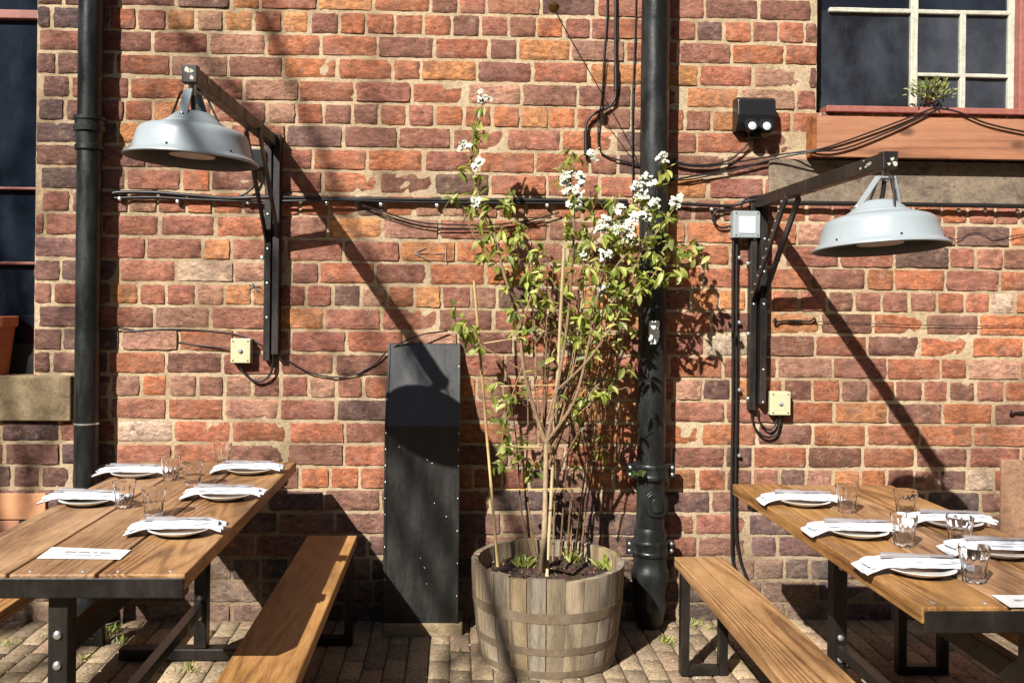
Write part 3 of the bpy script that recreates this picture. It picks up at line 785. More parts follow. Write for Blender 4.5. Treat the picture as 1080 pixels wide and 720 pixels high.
# clips
cl = MB(); cl.lathe([(0, 0), (.009, .002), (.011, .008), (.008, .015), (0, .018)], (0, 0, 0), 10, Matrix.Rotation(R(90), 3, 'X'))
clip = cl.build('cable_clip', BOLT, None, 40)
tag(clip, None, 'cable clip', 'small metal cable clips along the black cables')
spots = [(127, 210), (188, 213), (262, 214), (345, 215), (402, 216), (461, 217), (577, 217), (612, 217), (750, 221), (898, 221), (966, 222), (1010, 222), (1038, 222), (1072, 223),
         (779, 272), (779, 340), (779, 411), (779, 480), (788, 278), (788, 352), (788, 420), (280, 244), (281, 340), (277, 272), (281, 308)]
for i, (px, py) in enumerate(spots):
    o = clip if i == 0 else clip.copy()
    if i: COL.objects.link(o)
    o.location = P(px, py, .02)
    ORD = 'first second third fourth fifth sixth seventh eighth ninth tenth eleventh twelfth thirteenth fourteenth'.split()
    o['label'] = (ORD[i] + ' metal clip from the left under the level black cable') if i < 14 else (ORD[i - 14] + ' metal clip from the top on the cable pair below the junction box') if i < 18 else (ORD[i - 18] + ' metal clip from the top beside the right bracket post') if i < 21 else (ORD[i - 21] + ' small metal clip beside the left bracket post')

# hooks / wire tensioners
hk = [((818, 338), (858, 338), 'iron wire tensioner on the brick right of the right bracket post'), ((1067, 434), (1092, 435), 'iron wall hook at the right edge above the render patch')]
for (a, b, lab) in hk:
    t = thing('wall_hook', lab, 'hook', P(*a, .0))
    m = MB(); a3 = P(*a, .02); b3 = P(*b, .02)
    m.tube([a3 + V(.01, .018, 0), a3 + V(-.004, -.004, .008), a3 + V(-.012, -.008, -.004), a3 + V(.0, -.004, -.012), a3 + V(.02, 0, -.004), (a3 + b3) / 2, b3 + V(-.02, 0, -.004), b3 + V(0, -.004, .01), b3 + V(.01, .0, 0), b3 + V(.004, .018, -.01)], .0045, 6, sub=4)
    m.build('hook', STEEL, t, 40); m = MB(); m.beam((a3 + b3) / 2 - V(.035, 0, .002), (a3 + b3) / 2 + V(.035, 0, -.002), .012, .012); m.build('tensioner', STEEL, t, None, .003)
cable([(858, 339, .02), (920, 341, .02), (980, 343, .02), (1095, 344, .02)], .0016, 'thin taut wire right of the tensioner', 'wire', 'wire')
cable([(1000, 250, .02), (1012, 252, .02), (1022, 246, .02), (1035, 246, .02), (1048, 253, .02), (1062, 250, .02), (1085, 246, .02)], .0018, 'thin wavy wire right of the right lamp', 'wire', 'wire')

# old fixings and smears on the brick
m = MB(); q = P(269, 303, .01)
for i in range(9):
    a = random.uniform(0, 6.28); m.tube([q, q + V(math.cos(a) * .03, -.008, math.sin(a) * .018)], .0018, 5)
tag(m.build('wire_tangle', IRON, None, 40), 'little tangle of old wire left of the left bracket post', 'wire')
m = MB()
for a_, b_ in (((437, 266), (449, 261)), ((438, 267), (452, 266.5)), ((437, 267), (452, 274)), ((470, 259), (470, 277)), ((459, 267), (470, 267))):
    m.beam(P(*a_, .0165), P(*b_, .0165), .004, .002, (0, -1, 0))
tag(m.build('chalk_mark', m_plain('chalk', lin(160, 132, 118), .9), None), 'faint white chalk strokes on two dark bricks left of the tree', 'chalk mark')

# flower pot on the left sill
c = P(0, 358, .0); c = V(P(-10, 392, -.02).x, .02, zwl)
fp = thing('flower_pot', 'terracotta flower pot on the left window sill', 'flower pot', c)
m = MB(); m.lathe([(0, .002), (.075, .002), (.1, .22), (.112, .225), (.114, .27), (.105, .272), (.1, .24), (0, .235)], c, 32); m.build('pot', TERRA, fp, 40)

# ------------------------------------------------------------------ tables
def mkboard(mb, lo, hi):
    mb.tint = (random.uniform(.55, .95) if hi[2] < .6 else random.uniform(.35, .9), random.uniform(.3, .8), random.random()); mb.box(lo, hi)
def table(x0, x1, yf, yn, label, H=.77):
    t = thing('dining_table', label, 'table', ((x0 + x1) / 2, (yf + yn) / 2, 0), 'long timber dining tables on steel frames')
    n = 3; w = (x1 - x0) / n; top = MB()
    for i in range(n):
        m = MB(); dz = random.uniform(-.0015, .0015)
        mkboard(m, (x0 + i * w + (.004 if i else 0), yn + .004, H - .042 + dz), (x0 + (i + 1) * w - (.004 if i < n - 1 else 0), yf + random.uniform(-.004, .004), H + dz))
        pl = m.build('plank', WTABLE, t, None, .004, 3)
        for sx in (.2, .8): stud((x0 + (i + sx) * w, yn + .035, H + dz - .0005), .008, pl, 'screw', BOLT, (0, 0, 1), .25)
    cx = (x0 + x1) / 2
    for yy, nm in ((yn, 'end_rail'), (yf - .22, 'end_rail')):
        m = MB(); m.box((x0 + .003, yy, H - .062), (x1 - .003, yy + .05, H - .044)); 
        if yy == yn: m.box((x0 + .003, yy - .003, H - .06), (x1 - .003, yy + .002, H - .008))
        m.build(nm, STEEL, t, None, .003)
    for yy in (yn + .07, yf - .25):
        m = MB(); m.box((cx - .026, yy - .03, .05), (cx + .026, yy + .03, H - .046)); lg = m.build('leg', STEEL, t, None, .004)
        for zz in (.6, .52, .26, .18): stud((cx, yy - .03, zz), .0115, lg)
        m = MB(); m.box((cx - .33, yy - .03, .0), (cx + .33, yy + .03, .048)); m.build('foot_bar', STEEL, t, None, .004)
    for zz, hh in ((.56, .06), (.22, .04)):
        m = MB(); m.box((cx - .02, yn + .101, zz - hh / 2), (cx + .02, yf - .281, zz + hh / 2)); m.build('stretcher', STEEL, t, None, .003)
    return t
def bench(x0, x1, yf, yn, label, H=.45):
    t = thing('bench', label, 'bench', ((x0 + x1) / 2, (yf + yn) / 2, 0), 'long timber benches beside the tables')
    m = MB(); mkboard(m, (x0, yn, H - .042), (x1, yf, H)); m.build('seat', WBENCH, t, None, .005, 3)
    for yy in (yf - .06, yn + .12):
        m = MB(); s_ = .04
        m.box((x0 + .006, yy - s_, 0), (x0 + .006 + .035, yy, H - .043)); m.box((x1 - .041, yy - s_, 0), (x1 - .006, yy, H - .043))
        m.box((x0 + .041, yy - s_, .001), (x1 - .041, yy, .036)); m.box((x0 + .041, yy - s_, H - .08), (x1 - .041, yy, H - .0435))
        m.build('leg_frame', STEEL, t, None, .003)
    return t
HT = .77
table(-1.37, -.69, -.2, -1.86, 'long timber dining table at the left in front of the drainpipe')
table(1.12, 1.76, -.66, -2.12, 'long timber dining table at the right under the right lamp')
bench(-.635, -.417, -.22, -2.1, 'timber bench between the left table and the black board')
bench(-1.70, -1.48, -.22, -2.1, 'timber bench on the far left side of the left table')
bench(.915, 1.118, -.55, -2.4, 'timber bench between the tree tub and the right table')
bench(1.80, 2.02, -.55, -2.4, 'timber bench on the far right side of the right table')

# ------------------------------------------------------------------ place settings
def mk_plate():
    t = thing('plate', '', 'plate', (0, 0, 0), 'white china side plates on the tables')
    m = MB(); m.lathe([(0, .001), (.055, .001), (.058, .003), (.092, .017), (.0945, .0195), (.092, .0205), (.06, .0085), (0, .0065)], (0, 0, 0), 48)
    m.build('dish', CHINA, t, 60)
    return t
def mk_napkin(seed):
    t = thing('napkin', '', 'napkin', (0, 0, 0), 'folded white napkins lying across the plates')
    m = MB()
    for lay, (wd, z0, th, L0, L1, sk) in enumerate(((.08, .0, .010, -.15, .13, .0), (.07, .0088, .0085, -.135, .14, .004), (.044, .016, .006, -.142, .12, -.008))):
        rows = []; nx, ns = 34, 18
        for i in range(nx + 1):
            u = i / nx; x = L0 + (L1 - L0) * u
            sag = -.016 * max(0, (abs(x) - .085) / .06) ** 1.3
            fan = 1 + .35 * max(0, (abs(x) - .09) / .05) * (1 if (x < 0) else .25)
            pin = 1 - .12 * math.exp(-((abs(x) - .1) / .02) ** 2)
            wv = noise.noise(V(x * 16, lay * 3 + seed, 2)) * .006
            ring = []
            for k in range(ns):
                a = 2 * math.pi * k / ns
                cx, cz = math.cos(a), math.sin(a)
                yy = math.copysign(abs(cx) ** .6, cx) * wd / 2 * fan * pin
                zz = (math.copysign(abs(cz) ** .7, cz) * .5 + .5) * th
                q = V(x * 30, yy * 55, seed * 3 + lay * 7)
                zz += noise.noise(q) * .0026 + (math.sin(yy * 190 + lay) * .0012 if cz > 0 else 0)
                ex = noise.noise(V(yy * 40, seed, lay)) * .006 if i in (0, nx) else 0
                ring.append(m.vert((x + ex, yy + wv + sk, z0 + zz + sag)))
            rows.append(ring)
        for a, b in zip(rows, rows[1:]):
            for k in range(ns): m.face(a[k], a[(k+1) % ns], b[(k+1) % ns], b[k])
        m.face(*rows[0][::-1]); m.face(*rows[-1])
    m.build('cloth', CLOTH, t, 70)
    return t
def mk_fork():
    m = MB()
    m.beam(V(-.09, 0, .002), V(.03, 0, .003), .007, .0028); m.beam(V(.03, 0, .003), V(.05, 0, .006), .016, .002)
    for k in range(4): m.beam(V(.05, -.0075 + k * .005, .006), V(.092, -.0075 + k * .005, .002), .0025, .002)
    m.beam(V(-.1, 0, .002), V(-.07, 0, .002), .012, .003)
    return m.build('fork', CUTLERY)
def mk_knife():
    m = MB(); m.beam(V(-.1, 0, .003), V(-.01, 0, .003), .013, .005)
    k_ = [m.vert(p) for p in ((-.01, -.006, .002), (.08, -.008, .002), (.1, .003, .002), (.095, .007, .002), (-.01, .007, .002), (-.01, -.006, .004), (.08, -.008, .003), (.1, .003, .003), (.095, .007, .004), (-.01, .007, .004))]
    m.face(4, 3, 2, 1, 0) if False else m.face(*[k_[i] for i in (4, 3, 2, 1, 0)]); m.face(*k_[5:])
    for i in range(5): m.face(k_[i], k_[(i+1) % 5], k_[5 + (i+1) % 5], k_[5 + i])
    return m.build('knife', CUTLERY)
def mk_glass():
    m = MB()
    nfl = 12
    def fl(a, i):
        return 1 - (.055 * (.5 - .5 * math.cos(a * nfl)) if 1 <= i <= 4 else (.02 * (.5 - .5 * math.cos(a * nfl)) if i == 5 else 0))
    outer = [(.0255, 0), (.028, .002), (.0295, .012), (.032, .035), (.0345, .056), (.0365, .068), (.0375, .074), (.0385, .09), (.0382, .0915)]
    inner = [(.0368, .0912), (.0352, .072), (.031, .045), (.027, .018), (.024, .013), (0, .012)]
    m.lathe([(0, 0)] + outer + inner, (0, 0, 0), 96, flute=lambda a, i: fl(a, i - 1) if i <= len(outer) else 1, close=False)
    o = m.build('tumbler', GLASS, None, 50)
    return tag(o, None, 'glass', 'fluted glass tumblers on the tables')
plate0 = mk_plate(); naps = [mk_napkin(s) for s in (1.3, 4.7, 9.2)]; fork0 = mk_fork(); knife0 = mk_knife(); glass0 = mk_glass()
used = set()
def put(proto, loc, rz, label, tilt=None):
    if proto.name not in used:
        used.add(proto.name); o = proto; o.location = loc; o.rotation_euler = (0, 0, rz)
    else: o = dup(proto, loc, rz)
    o['label'] = label
    return o
settings = [ # table, px, py of plate centre, napkin heading (deg), where
 ('left', 143, 499.5, 2, 'at the wall end nearest the drainpipe'),
 ('left', 93, 528, -3, 'in the middle of the drainpipe side'),
 ('left', 264, 496, 3, 'in the wall end corner on the bench side'),
 ('left', 239, 522.5, 2, 'in the middle of the bench side'),
 ('left', 190, 559, 4, 'nearest the menu card on the bench side'),
 ('right', 847, 529, -4, 'at the wall end of the bench side'),
 ('right', 903, 561, -2, 'in the middle of the bench side'),
 ('right', 968, 600, -3, 'nearest the front on the bench side'),
 ('right', 1003, 551, -4, 'at the wall end of the far side'),
 ('right', 1054, 581, -4, 'in the middle of the far side')]
for i, (tb, px, py, rz, where) in enumerate(settings):
    q = PZ(px, py, HT + .01); q.z = HT + .001
    side = f'of {tb} table'
    put(plate0, q, random.random(), f'white plate {where} {side}')
    put(naps[i % 3], q + V(-.004, -.0, .0205), R(rz), f'folded white napkin {where} {side}')
    put(fork0, q + V(-.01, -.016, .0455), R(rz + 3), f'fork on napkin {where} {side}')['category'] = 'fork'
    put(knife0, q + V(.0, -.003, .0455), R(rz - 5), f'knife on napkin {where} {side}')['category'] = 'knife'
for o in bpy.data.objects:
    if o.name.startswith('fork'): o['group'] = 'forks laid on the napkins'
    if o.name.startswith('knife'): o['group'] = 'knives laid on the napkins'
glasses = [('left', 180, 506, 'beside the wall end napkin of the drainpipe side'), ('left', 131, 535, 'overlapping the middle napkin of the drainpipe side'),
 ('left', 162, 544, 'behind the napkin nearest the menu card'), ('left', 203, 512, 'at the left end of the middle bench side napkin'), ('left', 235, 490, 'at the far wall end behind the corner napkin'),
 ('right', 893, 539.5, 'at the right end of the wall end bench side napkin'), ('right', 953, 575, 'at the right end of the middle bench side napkin'), ('right', 1027, 613, 'nearest the front of the table'),
 ('right', 955, 545, 'at the wall end of the far side behind another glass'), ('right', 1012, 577, 'at the left end of the middle far side napkin')]
for tb, px, py, where in glasses:
    q = PZ(px, py, HT); q.z = HT + .001
    put(glass0, q, random.random() * 6, f'clear fluted tumbler {where}, {tb} table')
# menu cards
def card(pts, label, lines):
    c = [PZ(x, y, HT + .003) for x, y in pts]
    ctr = sum(c, V(0, 0, 0)) / 4
    t = thing('menu_card', label, 'menu card', ctr, 'white cards lying on the tables')
    m = MB(); k0 = [m.vert(p - V(0, 0, .0012)) for p in c]; k1 = [m.vert(p) for p in c]
    m.face(*k0[::-1]); m.face(*k1)
    for i in range(4): m.face(k0[i], k0[(i+1) % 4], k1[(i+1) % 4], k1[i])
    m.build('card', PAPER, t)
    m = MB(); rr = random.Random(4)
    for (v, u0, u1, h) in lines:
        u = u0
        while u < u1:
            wd = rr.uniform(.012, .028)
            f = lambda uu, vv: (c[0] * (1-uu) + c[1] * uu) * (1-vv) + (c[3] * (1-uu) + c[2] * uu) * vv + V(0, 0, .0006)
            if rr.random() > .12:
                m.face(*[m.vert(p) for p in (f(u, v), f(u + wd, v), f(u + wd, v + h), f(u, v + h))])
            u += wd + .008
    m.build('print', INK, t)
card([(55, 576.5), (138, 579.5), (127, 589), (39, 588)], 'white printed card at the near end of the left table', [(.34, .22, .78, .16), (.62, .28, .72, .1)])
card([(1046, 627), (1100, 627), (1120, 639.5), (1065, 639.5)], 'white printed card at the near end of the right table', [(.4, .25, .8, .16)])

# ------------------------------------------------------------------ barrel tub
bc = PZ(576.5, 689, 0); bc.z = 0
RB = .32
HB = .405
SZ = HB - .075
tub = thing('barrel_tub', 'weathered half barrel tub holding the young pear tree', 'barrel', bc)
NS = 26
def rb(z): t = z / HB; return .282 + .04 * math.sin(t * math.pi / 2)
m = MB()
for s_ in range(NS):
    m.tint = (random.random(), random.random(), random.random())
    a0 = 2 * math.pi * s_ / NS + random.uniform(-.015, .015); a1 = 2 * math.pi * (s_ + 1) / NS - .0025
    dr = random.uniform(-.001, .001); tz = random.uniform(-.006, .004)
    cols_o, cols_i = [], []
    for j in range(9):
        z = HB * j / 8 + (tz if j == 8 else 0)
        ro, ri = [], []
        for i in range(6):
            a = a0 + (a1 - a0) * i / 5; ed = .0015 if i in (0, 5) else 0
            r = rb(HB * j / 8) + dr - ed; ro.append(m.vert(bc + V(math.cos(a) * r, math.sin(a) * r, z)))
            r -= .026; ri.append(m.vert(bc + V(math.cos(a) * r, math.sin(a) * r, z)))
        cols_o.append(ro); cols_i.append(ri)
    for a, b in zip(cols_o, cols_o[1:]):
        for i in range(5): m.face(a[i], a[i+1], b[i+1], b[i])
    for a, b in zip(cols_i, cols_i[1:]):
        for i in range(5): m.face(a[i], a[i+1], b[i+1], b[i])
    for i in range(5): m.face(cols_o[-1][i], cols_o[-1][i+1], cols_i[-1][i+1], cols_i[-1][i])
    for j in range(8):
        for e in (0, 5): m.face(cols_o[j][e], cols_o[j+1][e], cols_i[j+1][e], cols_i[j][e])
m.build('staves', WBARREL, tub, 35)
for z0, z1 in ((.235, .275), (.105, .135), (.012, .04)):
    m = MB(); m.lathe([(rb(z0) + .0005, z0), (rb(z0) + .0022, z0), (rb(z1) + .0022, z1), (rb(z1) + .0005, z1)], bc, 64, close=False); m.build('hoop', RUST, tub, 40)
m = MB(); rng = []
NR = 14
prev = None
for i in range(NR + 1):
    r = (rb(SZ) - .028) * i / NR; ring = []
    for k in range(48):
        a = 2 * math.pi * k / 48; q = V(math.cos(a) * r, math.sin(a) * r, 0)
        z = SZ + noise.noise(q * 12) * .016 + noise.noise(q * 45) * .012
        m.tint = tuple(x * random.uniform(.6, 1.5) for x in lin(62, 48, 38)); ring.append(m.vert(bc + q + V(0, 0, z)))
    if prev: 
        for k in range(48): m.face(prev[k], prev[(k+1) % 48], ring[(k+1) % 48], ring[k])
    prev = ring
for i in range(260):
    a = random.uniform(0, 6.28); r = .28 * math.sqrt(random.random()); s_ = random.uniform(.003, .009)
    m.tint = random.choice([lin(70, 54, 42), lin(96, 78, 60), lin(50, 40, 32), lin(150, 130, 104)])
    q = bc + V(math.cos(a) * r, math.sin(a) * r, SZ + .003 + random.uniform(0, .01))
    ax = Quaternion((random.random(), random.random(), random.random()), random.uniform(0, 6))
    k_ = [m.vert(q + ax @ (V(*p) * s_)) for p in ((1, 0, -.4), (-.6, .9, -.3), (-.7, -.9, -.4), (0, 0, .7))]
    for f in ((0, 1, 2), (0, 3, 1), (1, 3, 2), (2, 3, 0)): m.face(*[k_[i] for i in f])
m.build('soil', SOIL, tub)

# ------------------------------------------------------------------ foliage tools
def leaf(mb, p, d, up, L, W, bend=.25):
    d = d.normalized(); x = d.cross(up); x = x.normalized() if x.length > 1e-4 else d.orthogonal().normalized(); u = x.cross(d)
    pts = []
    for t, wv in ((0, .02), (.3, .85), (.6, 1), (.85, .55), (1, .02)):
        c = p + d * L * t + u * (-bend * L * t * t)
        pts.append([mb.vert(c - x * W / 2 * wv + u * W * .16 * wv), mb.vert(c), mb.vert(c + x * W / 2 * wv + u * W * .16 * wv)])
    for a, b in zip(pts, pts[1:]):
        mb.face(a[0], a[1], b[1], b[0]); mb.face(a[1], a[2], b[2], b[1])
def rvec():
    while True:
        v = V(random.uniform(-1, 1), random.uniform(-1, 1), random.uniform(-1, 1))
        if .05 < v.length < 1: return v.normalized()
GREENS = [lin(148, 156, 70), lin(170, 174, 90), lin(124, 136, 58), lin(186, 188, 112), lin(104, 118, 54)]
def cluster(mb, c, n, L, drop=.35, spread=1.0):
    for i in range(n):
        d = rvec(); d.z -= drop; d.y *= .8
        k = random.uniform(.75, 1.15); g_ = random.choice(GREENS); mb.tint = tuple(x * k for x in g_)
        p = c + rvec() * .012 * spread
        l = L * random.uniform(.7, 1.2); leaf(mb, p, d, V(0, -.4, 1) + rvec() * .5, l, l * random.uniform(.36, .48), random.uniform(0, .5))

tree = thing('pear_tree', 'young blossoming pear tree growing in the half barrel', 'tree', bc + V(0, 0, SZ))
st = MB(); lv = MB()
def pl(pts): return [P(*p) for p in pts]
STEMS = [ # (points px,py,d), r0, r1, leafy from fraction
 ([(576, 468, .5), (562, 430, .46), (553, 385, .42), (546, 335, .4), (532, 285, .38), (519, 245, .36), (506, 205, .34), (498, 165, .33), (503, 130, .32), (510, 106, .32)], .009, .003, .3),
 ([(532, 285, .38), (512, 266, .37), (496, 240, .36), (484, 212, .34)], .004, .002, .2),
 ([(548, 345, .4), (560, 305, .38), (556, 265, .37), (545, 230, .36), (540, 212, .36)], .004, .002, .1),
 ([(576, 470, .5), (589, 405, .45), (598, 345, .42), (604, 285, .4), (606, 225, .38), (602, 178, .36), (597, 152, .36)], .008, .003, .35),
 ([(577, 465, .5), (606, 425, .47), (621, 365, .42), (632, 305, .4), (641, 255, .38), (650, 205, .37)], .0075, .003, .35),
 ([(589, 410, .46), (622, 375, .43), (652, 332, .4), (670, 290, .38), (684, 240, .36), (697, 180, .35)], .006, .0025, .35),
 ([(652, 335, .4), (688, 295, .36), (713, 262, .34), (742, 268, .32)], .004, .002, .2),
 ([(632, 305, .4), (660, 270, .38), (690, 250, .36), (712, 218, .35)], .004, .002, .1),
 ([(621, 365, .42), (648, 318, .4), (672, 300, .38), (700, 296, .36)], .004, .002, .1),
 ([(576, 474, .5), (556, 472, .48), (540, 478, .47), (526, 488, .46)], .003, .0015, .5),
 ([(553, 392, .42), (525, 375, .42), (500, 360, .4), (483, 330, .38)], .003, .0015, .5),
 ([(500, 362, .4), (488, 350, .4), (478, 345, .4)], .002, .0015, 0),
 ([(577, 468, .5), (600, 448, .46), (632, 420, .42), (662, 408, .4)], .005, .002, .4),
 ([(598, 350, .42), (585, 320, .4), (572, 290, .38), (566, 262, .37)], .004, .002, .3),
 ([(553, 380, .42), (538, 420, .44), (532, 455, .45), (536, 478, .45)], .003, .0015, .3),
 ([(604, 300, .4), (620, 270, .38), (626, 235, .37), (622, 200, .36)], .004, .002, .2),
 ([(606, 430, .46), (640, 395, .3), (655, 350, .22), (664, 300, .18)], .005, .002, .8),
 ([(606, 440, .44), (628, 400, .25), (634, 340, .15), (640, 280, .12)], .005, .002, .85),
 ([(590, 420, .4), (610, 370, .2), (616, 320, .15), (618, 260, .14)], .005, .002, .85),
 ([(640, 255, .38), (655, 235, .37), (672, 222, .36), (682, 200, .36)], .003, .002, 0),
]
st.tint = lin(146, 126, 98)
trunk = [PZ(573, 603, SZ - .01)] + pl([(574, 570, .58), (575, 530, .55), (576, 468, .5)])
st.tube(trunk, [.017, .013, .0105, .0095], 10, sub=4)
# swollen graft at the bottom
st.tint = lin(74, 60, 48); st.tube([trunk[0] - V(0, 0, .02), trunk[0] + V(0, 0, .05), trunk[0] + V(.004, 0, .12)], [.028, .024, .014], 10, sub=3)
for pts, r0, r1, lf in STEMS:
    q = pl(pts); st.tint = lin(124, 102, 78) if r0 > .004 else lin(134, 108, 76)
    for i in range(1, len(q) - 1): q[i] += rvec() * .008
    st.tube(q, [r0 + (r1 - r0) * i / (len(q) - 1) for i in range(len(q))], 7, sub=4)
    segs = list(zip(q, q[1:])); tot = sum((b - a).length for a, b in segs); s_ = tot * lf
    while s_ < tot:
        acc = 0
        for a, b in segs:
            l = (b - a).length
            if acc + l >= s_: c = a + (b - a) * ((s_ - acc) / l); break
            acc += l
        off = rvec() * random.uniform(.015, .055); off.z = abs(off.z) * .6
        st.tube([c, c + off * .5 + V(0, 0, .004), c + off], [.0018, .0014, .001], 5)
        cluster(lv, c + off, random.randint(4, 7), .05)
        s_ += random.uniform(.034, .07)
CL = [(500,140,7),(486,180,8),(478,205,8),(492,222,8),(512,218,7),(535,215,8),(530,240,8),(545,250,7),(520,265,5),(555,290,7),(565,310,6),(575,325,6),(541,275,6),
 (605,165,8),(598,180,6),(630,205,8),(648,210,9),(600,235,9),(618,245,8),(600,270,7),(615,290,7),(632,262,8),(640,285,8),(655,260,9),(668,250,9),(680,215,8),(690,225,9),(700,232,8),(705,252,8),(690,265,7),(672,282,8),(655,300,8),(715,285,7),(700,290,8),(724,262,8),(735,268,5),(678,305,6),(625,320,7),(640,325,5),(605,330,5),(745,272,4),
 (486,348,8),(495,345,7),(478,320,4),(520,400,6),(527,420,5),(524,440,4),(556,493,8),(562,498,5),(533,470,5),(526,490,4),(600,395,6),(620,405,6),(640,410,5),(610,420,5),(595,355,6),(630,365,6),(548,350,5),(585,440,4),(668,350,4),(650,365,5),(660,385,4)]
for x, y, n_ in CL:
    c = P(x, y, random.uniform(.3, .42)); cluster(lv, c, n_, .052, .5, 1.8)
    st.tube([c, c + rvec() * .05 + V(0, .01, -.03)], [.001, .0018], 5)
rs = random.Random(21)
for i in range(16):
    x1 = rs.uniform(560, 668); y1 = rs.uniform(250, 340); d1_ = rs.uniform(.1, .42); xb_ = 577 + (x1 - 600) * .22; yb_ = rs.uniform(440, 490)
    q = pl([(xb_, yb_, .49), (xb_ + (x1 - xb_) * .45, yb_ + (y1 - yb_) * .3, .49 + (d1_ - .49) * .4), (xb_ + (x1 - xb_) * .8, yb_ + (y1 - yb_) * .65, d1_ * .9 + .04), (x1 + rs.uniform(-6, 6), y1, d1_)])
    st.tint = rs.choice([lin(96, 72, 56), lin(120, 92, 66), lin(134, 112, 84)])
    st.tube(q, [.0042, .0034, .0026, .0014], 6, sub=4)
    for k in range(5):
        a_ = q[1] + (q[3] - q[1]) * rs.random(); b_ = a_ + V(rs.uniform(-.09, .09), rs.uniform(-.04, .05), rs.uniform(.02, .1))
        st.tube([a_, (a_ + b_) / 2 + V(0, 0, .012), b_], [.0018, .0014, .0008], 5)
        if rs.random() < .4: cluster(lv, b_, rs.randint(2, 4), .045)
for i in range(14):
    a_ = P(rs.uniform(575, 655), rs.uniform(330, 520), rs.uniform(.1, .45)); b_ = a_ + V(rs.uniform(-.16, .16), rs.uniform(-.05, .05), rs.uniform(-.06, .1))
    st.tube([a_, (a_ + b_) / 2 + V(0, 0, .02), b_], [.002, .0015, .0008], 5)
for x0_, x1, y1, d1_ in ((566, 548, 330, .42), (583, 590, 300, .4), (590, 612, 290, .38), (598, 630, 320, .3), (606, 646, 310, .22), (612, 655, 350, .16), (560, 536, 400, .45), (602, 622, 340, .2)):
    b_ = PZ(x0_, 592, SZ); e_ = P(x1, y1, d1_); st.tint = rs.choice([lin(104, 80, 60), lin(134, 108, 80)])
    q = [b_, b_ + (e_ - b_) * .3 + V(rs.uniform(-.02, .02), .03, 0), b_ + (e_ - b_) * .65 + V(rs.uniform(-.02, .02), .02, 0), e_]
    st.tube(q, [.005, .004, .003, .0015], 6, sub=4)
    for k in range(7):
        f_ = rs.uniform(.25, 1); a_ = b_ + (e_ - b_) * f_; c_ = a_ + V(rs.uniform(-.07, .07), rs.uniform(-.04, .04), rs.uniform(0, .06))
        st.tube([a_, c_], [.0016, .0008], 5)
        if rs.random() < .4: cluster(lv, c_, rs.randint(3, 5), .046)
st.build('trunk', BARK, tree, 50)
lv.build('leaves', LEAF, tree, None)
bl = MB()
FL = [(510,104,6),(491,155,5),(502,172,5),(503,216,6),(596,186,9),(612,190,8),(626,164,4),(608,205,6),(697,168,8),(683,190,9),(672,196,8),(676,205,6),(713,212,8),(635,240,9),(663,240,8),(653,222,5),(671,230,8),(680,228,6),(640,268,7),(636,304,7),(652,243,7),(664,252,6),(598,200,6),(604,216,5),(615,270,4),(688,214,5),(641,235,6)]
for x, y, n_ in FL:
    c = P(x, y, .4)
    for i in range(int(n_ * 2)):
        f = c + rvec() * random.uniform(.006, .034); nrm = (rvec() + V(-.3, -1.1, .5)).normalized()
        tx_ = nrm.orthogonal().normalized(); ty_ = nrm.cross(tx_)
        a00 = random.random() * 6
        for k in range(5):
            a = a00 + k * 1.2566; d = tx_ * math.cos(a) + ty_ * math.sin(a)
            leaf(bl, f, d + nrm * .35, nrm, .0135, .0125, .3)
    lv2 = None
bl.build('blossom', PETAL, tree, None)

# canes and tie wires
def cane(a, b, r, label, name='bamboo_cane', cat='cane', mat=CANE, group=None):
    m = MB(); m.tint = (random.random(),) * 3
    n_ = max(2, int((b - a).length / .16)); pts, rs = [], []
    for i in range(n_):
        for f, k in ((0, 1.25), (.06, 1.0), (.94, 1.0)):
            pts.append(a + (b - a) * ((i + f) / n_)); rs.append(r * k)
    pts.append(b); rs.append(r)
    m.tube(pts, rs, 8)
    return tag(m.build(name, mat, None, 40), label, cat, group)
cane(PZ(525, 597, SZ), P(500, 296, .3), .006, 'thin brown cane left of the trunk in the tub')
cane(PZ(577, 607, SZ), P(595, 262, .42), .0068, 'pale yellow cane standing in front of the trunk')
GW = 'short tie canes across the tree supports'
for (a, b, lab) in (((500, 350, .33), (662, 349, .12), 'topmost thin tie wire crossing behind the tree'), ((510, 362, .38), (548, 356, .42), 'short pale tie cane below the topmost wire'),
                    ((528, 407, .42), (588, 406, .46), 'second tie wire across the two canes'), ((530, 471, .5), (572, 471, .52), 'third tie wire across the two canes'), ((534, 516, .55), (612, 515, .54), 'lowest tie wire across the two canes')):
    cane(P(*a), P(*b), .0022, lab, 'tie_cane', 'tie', CANE, GW)

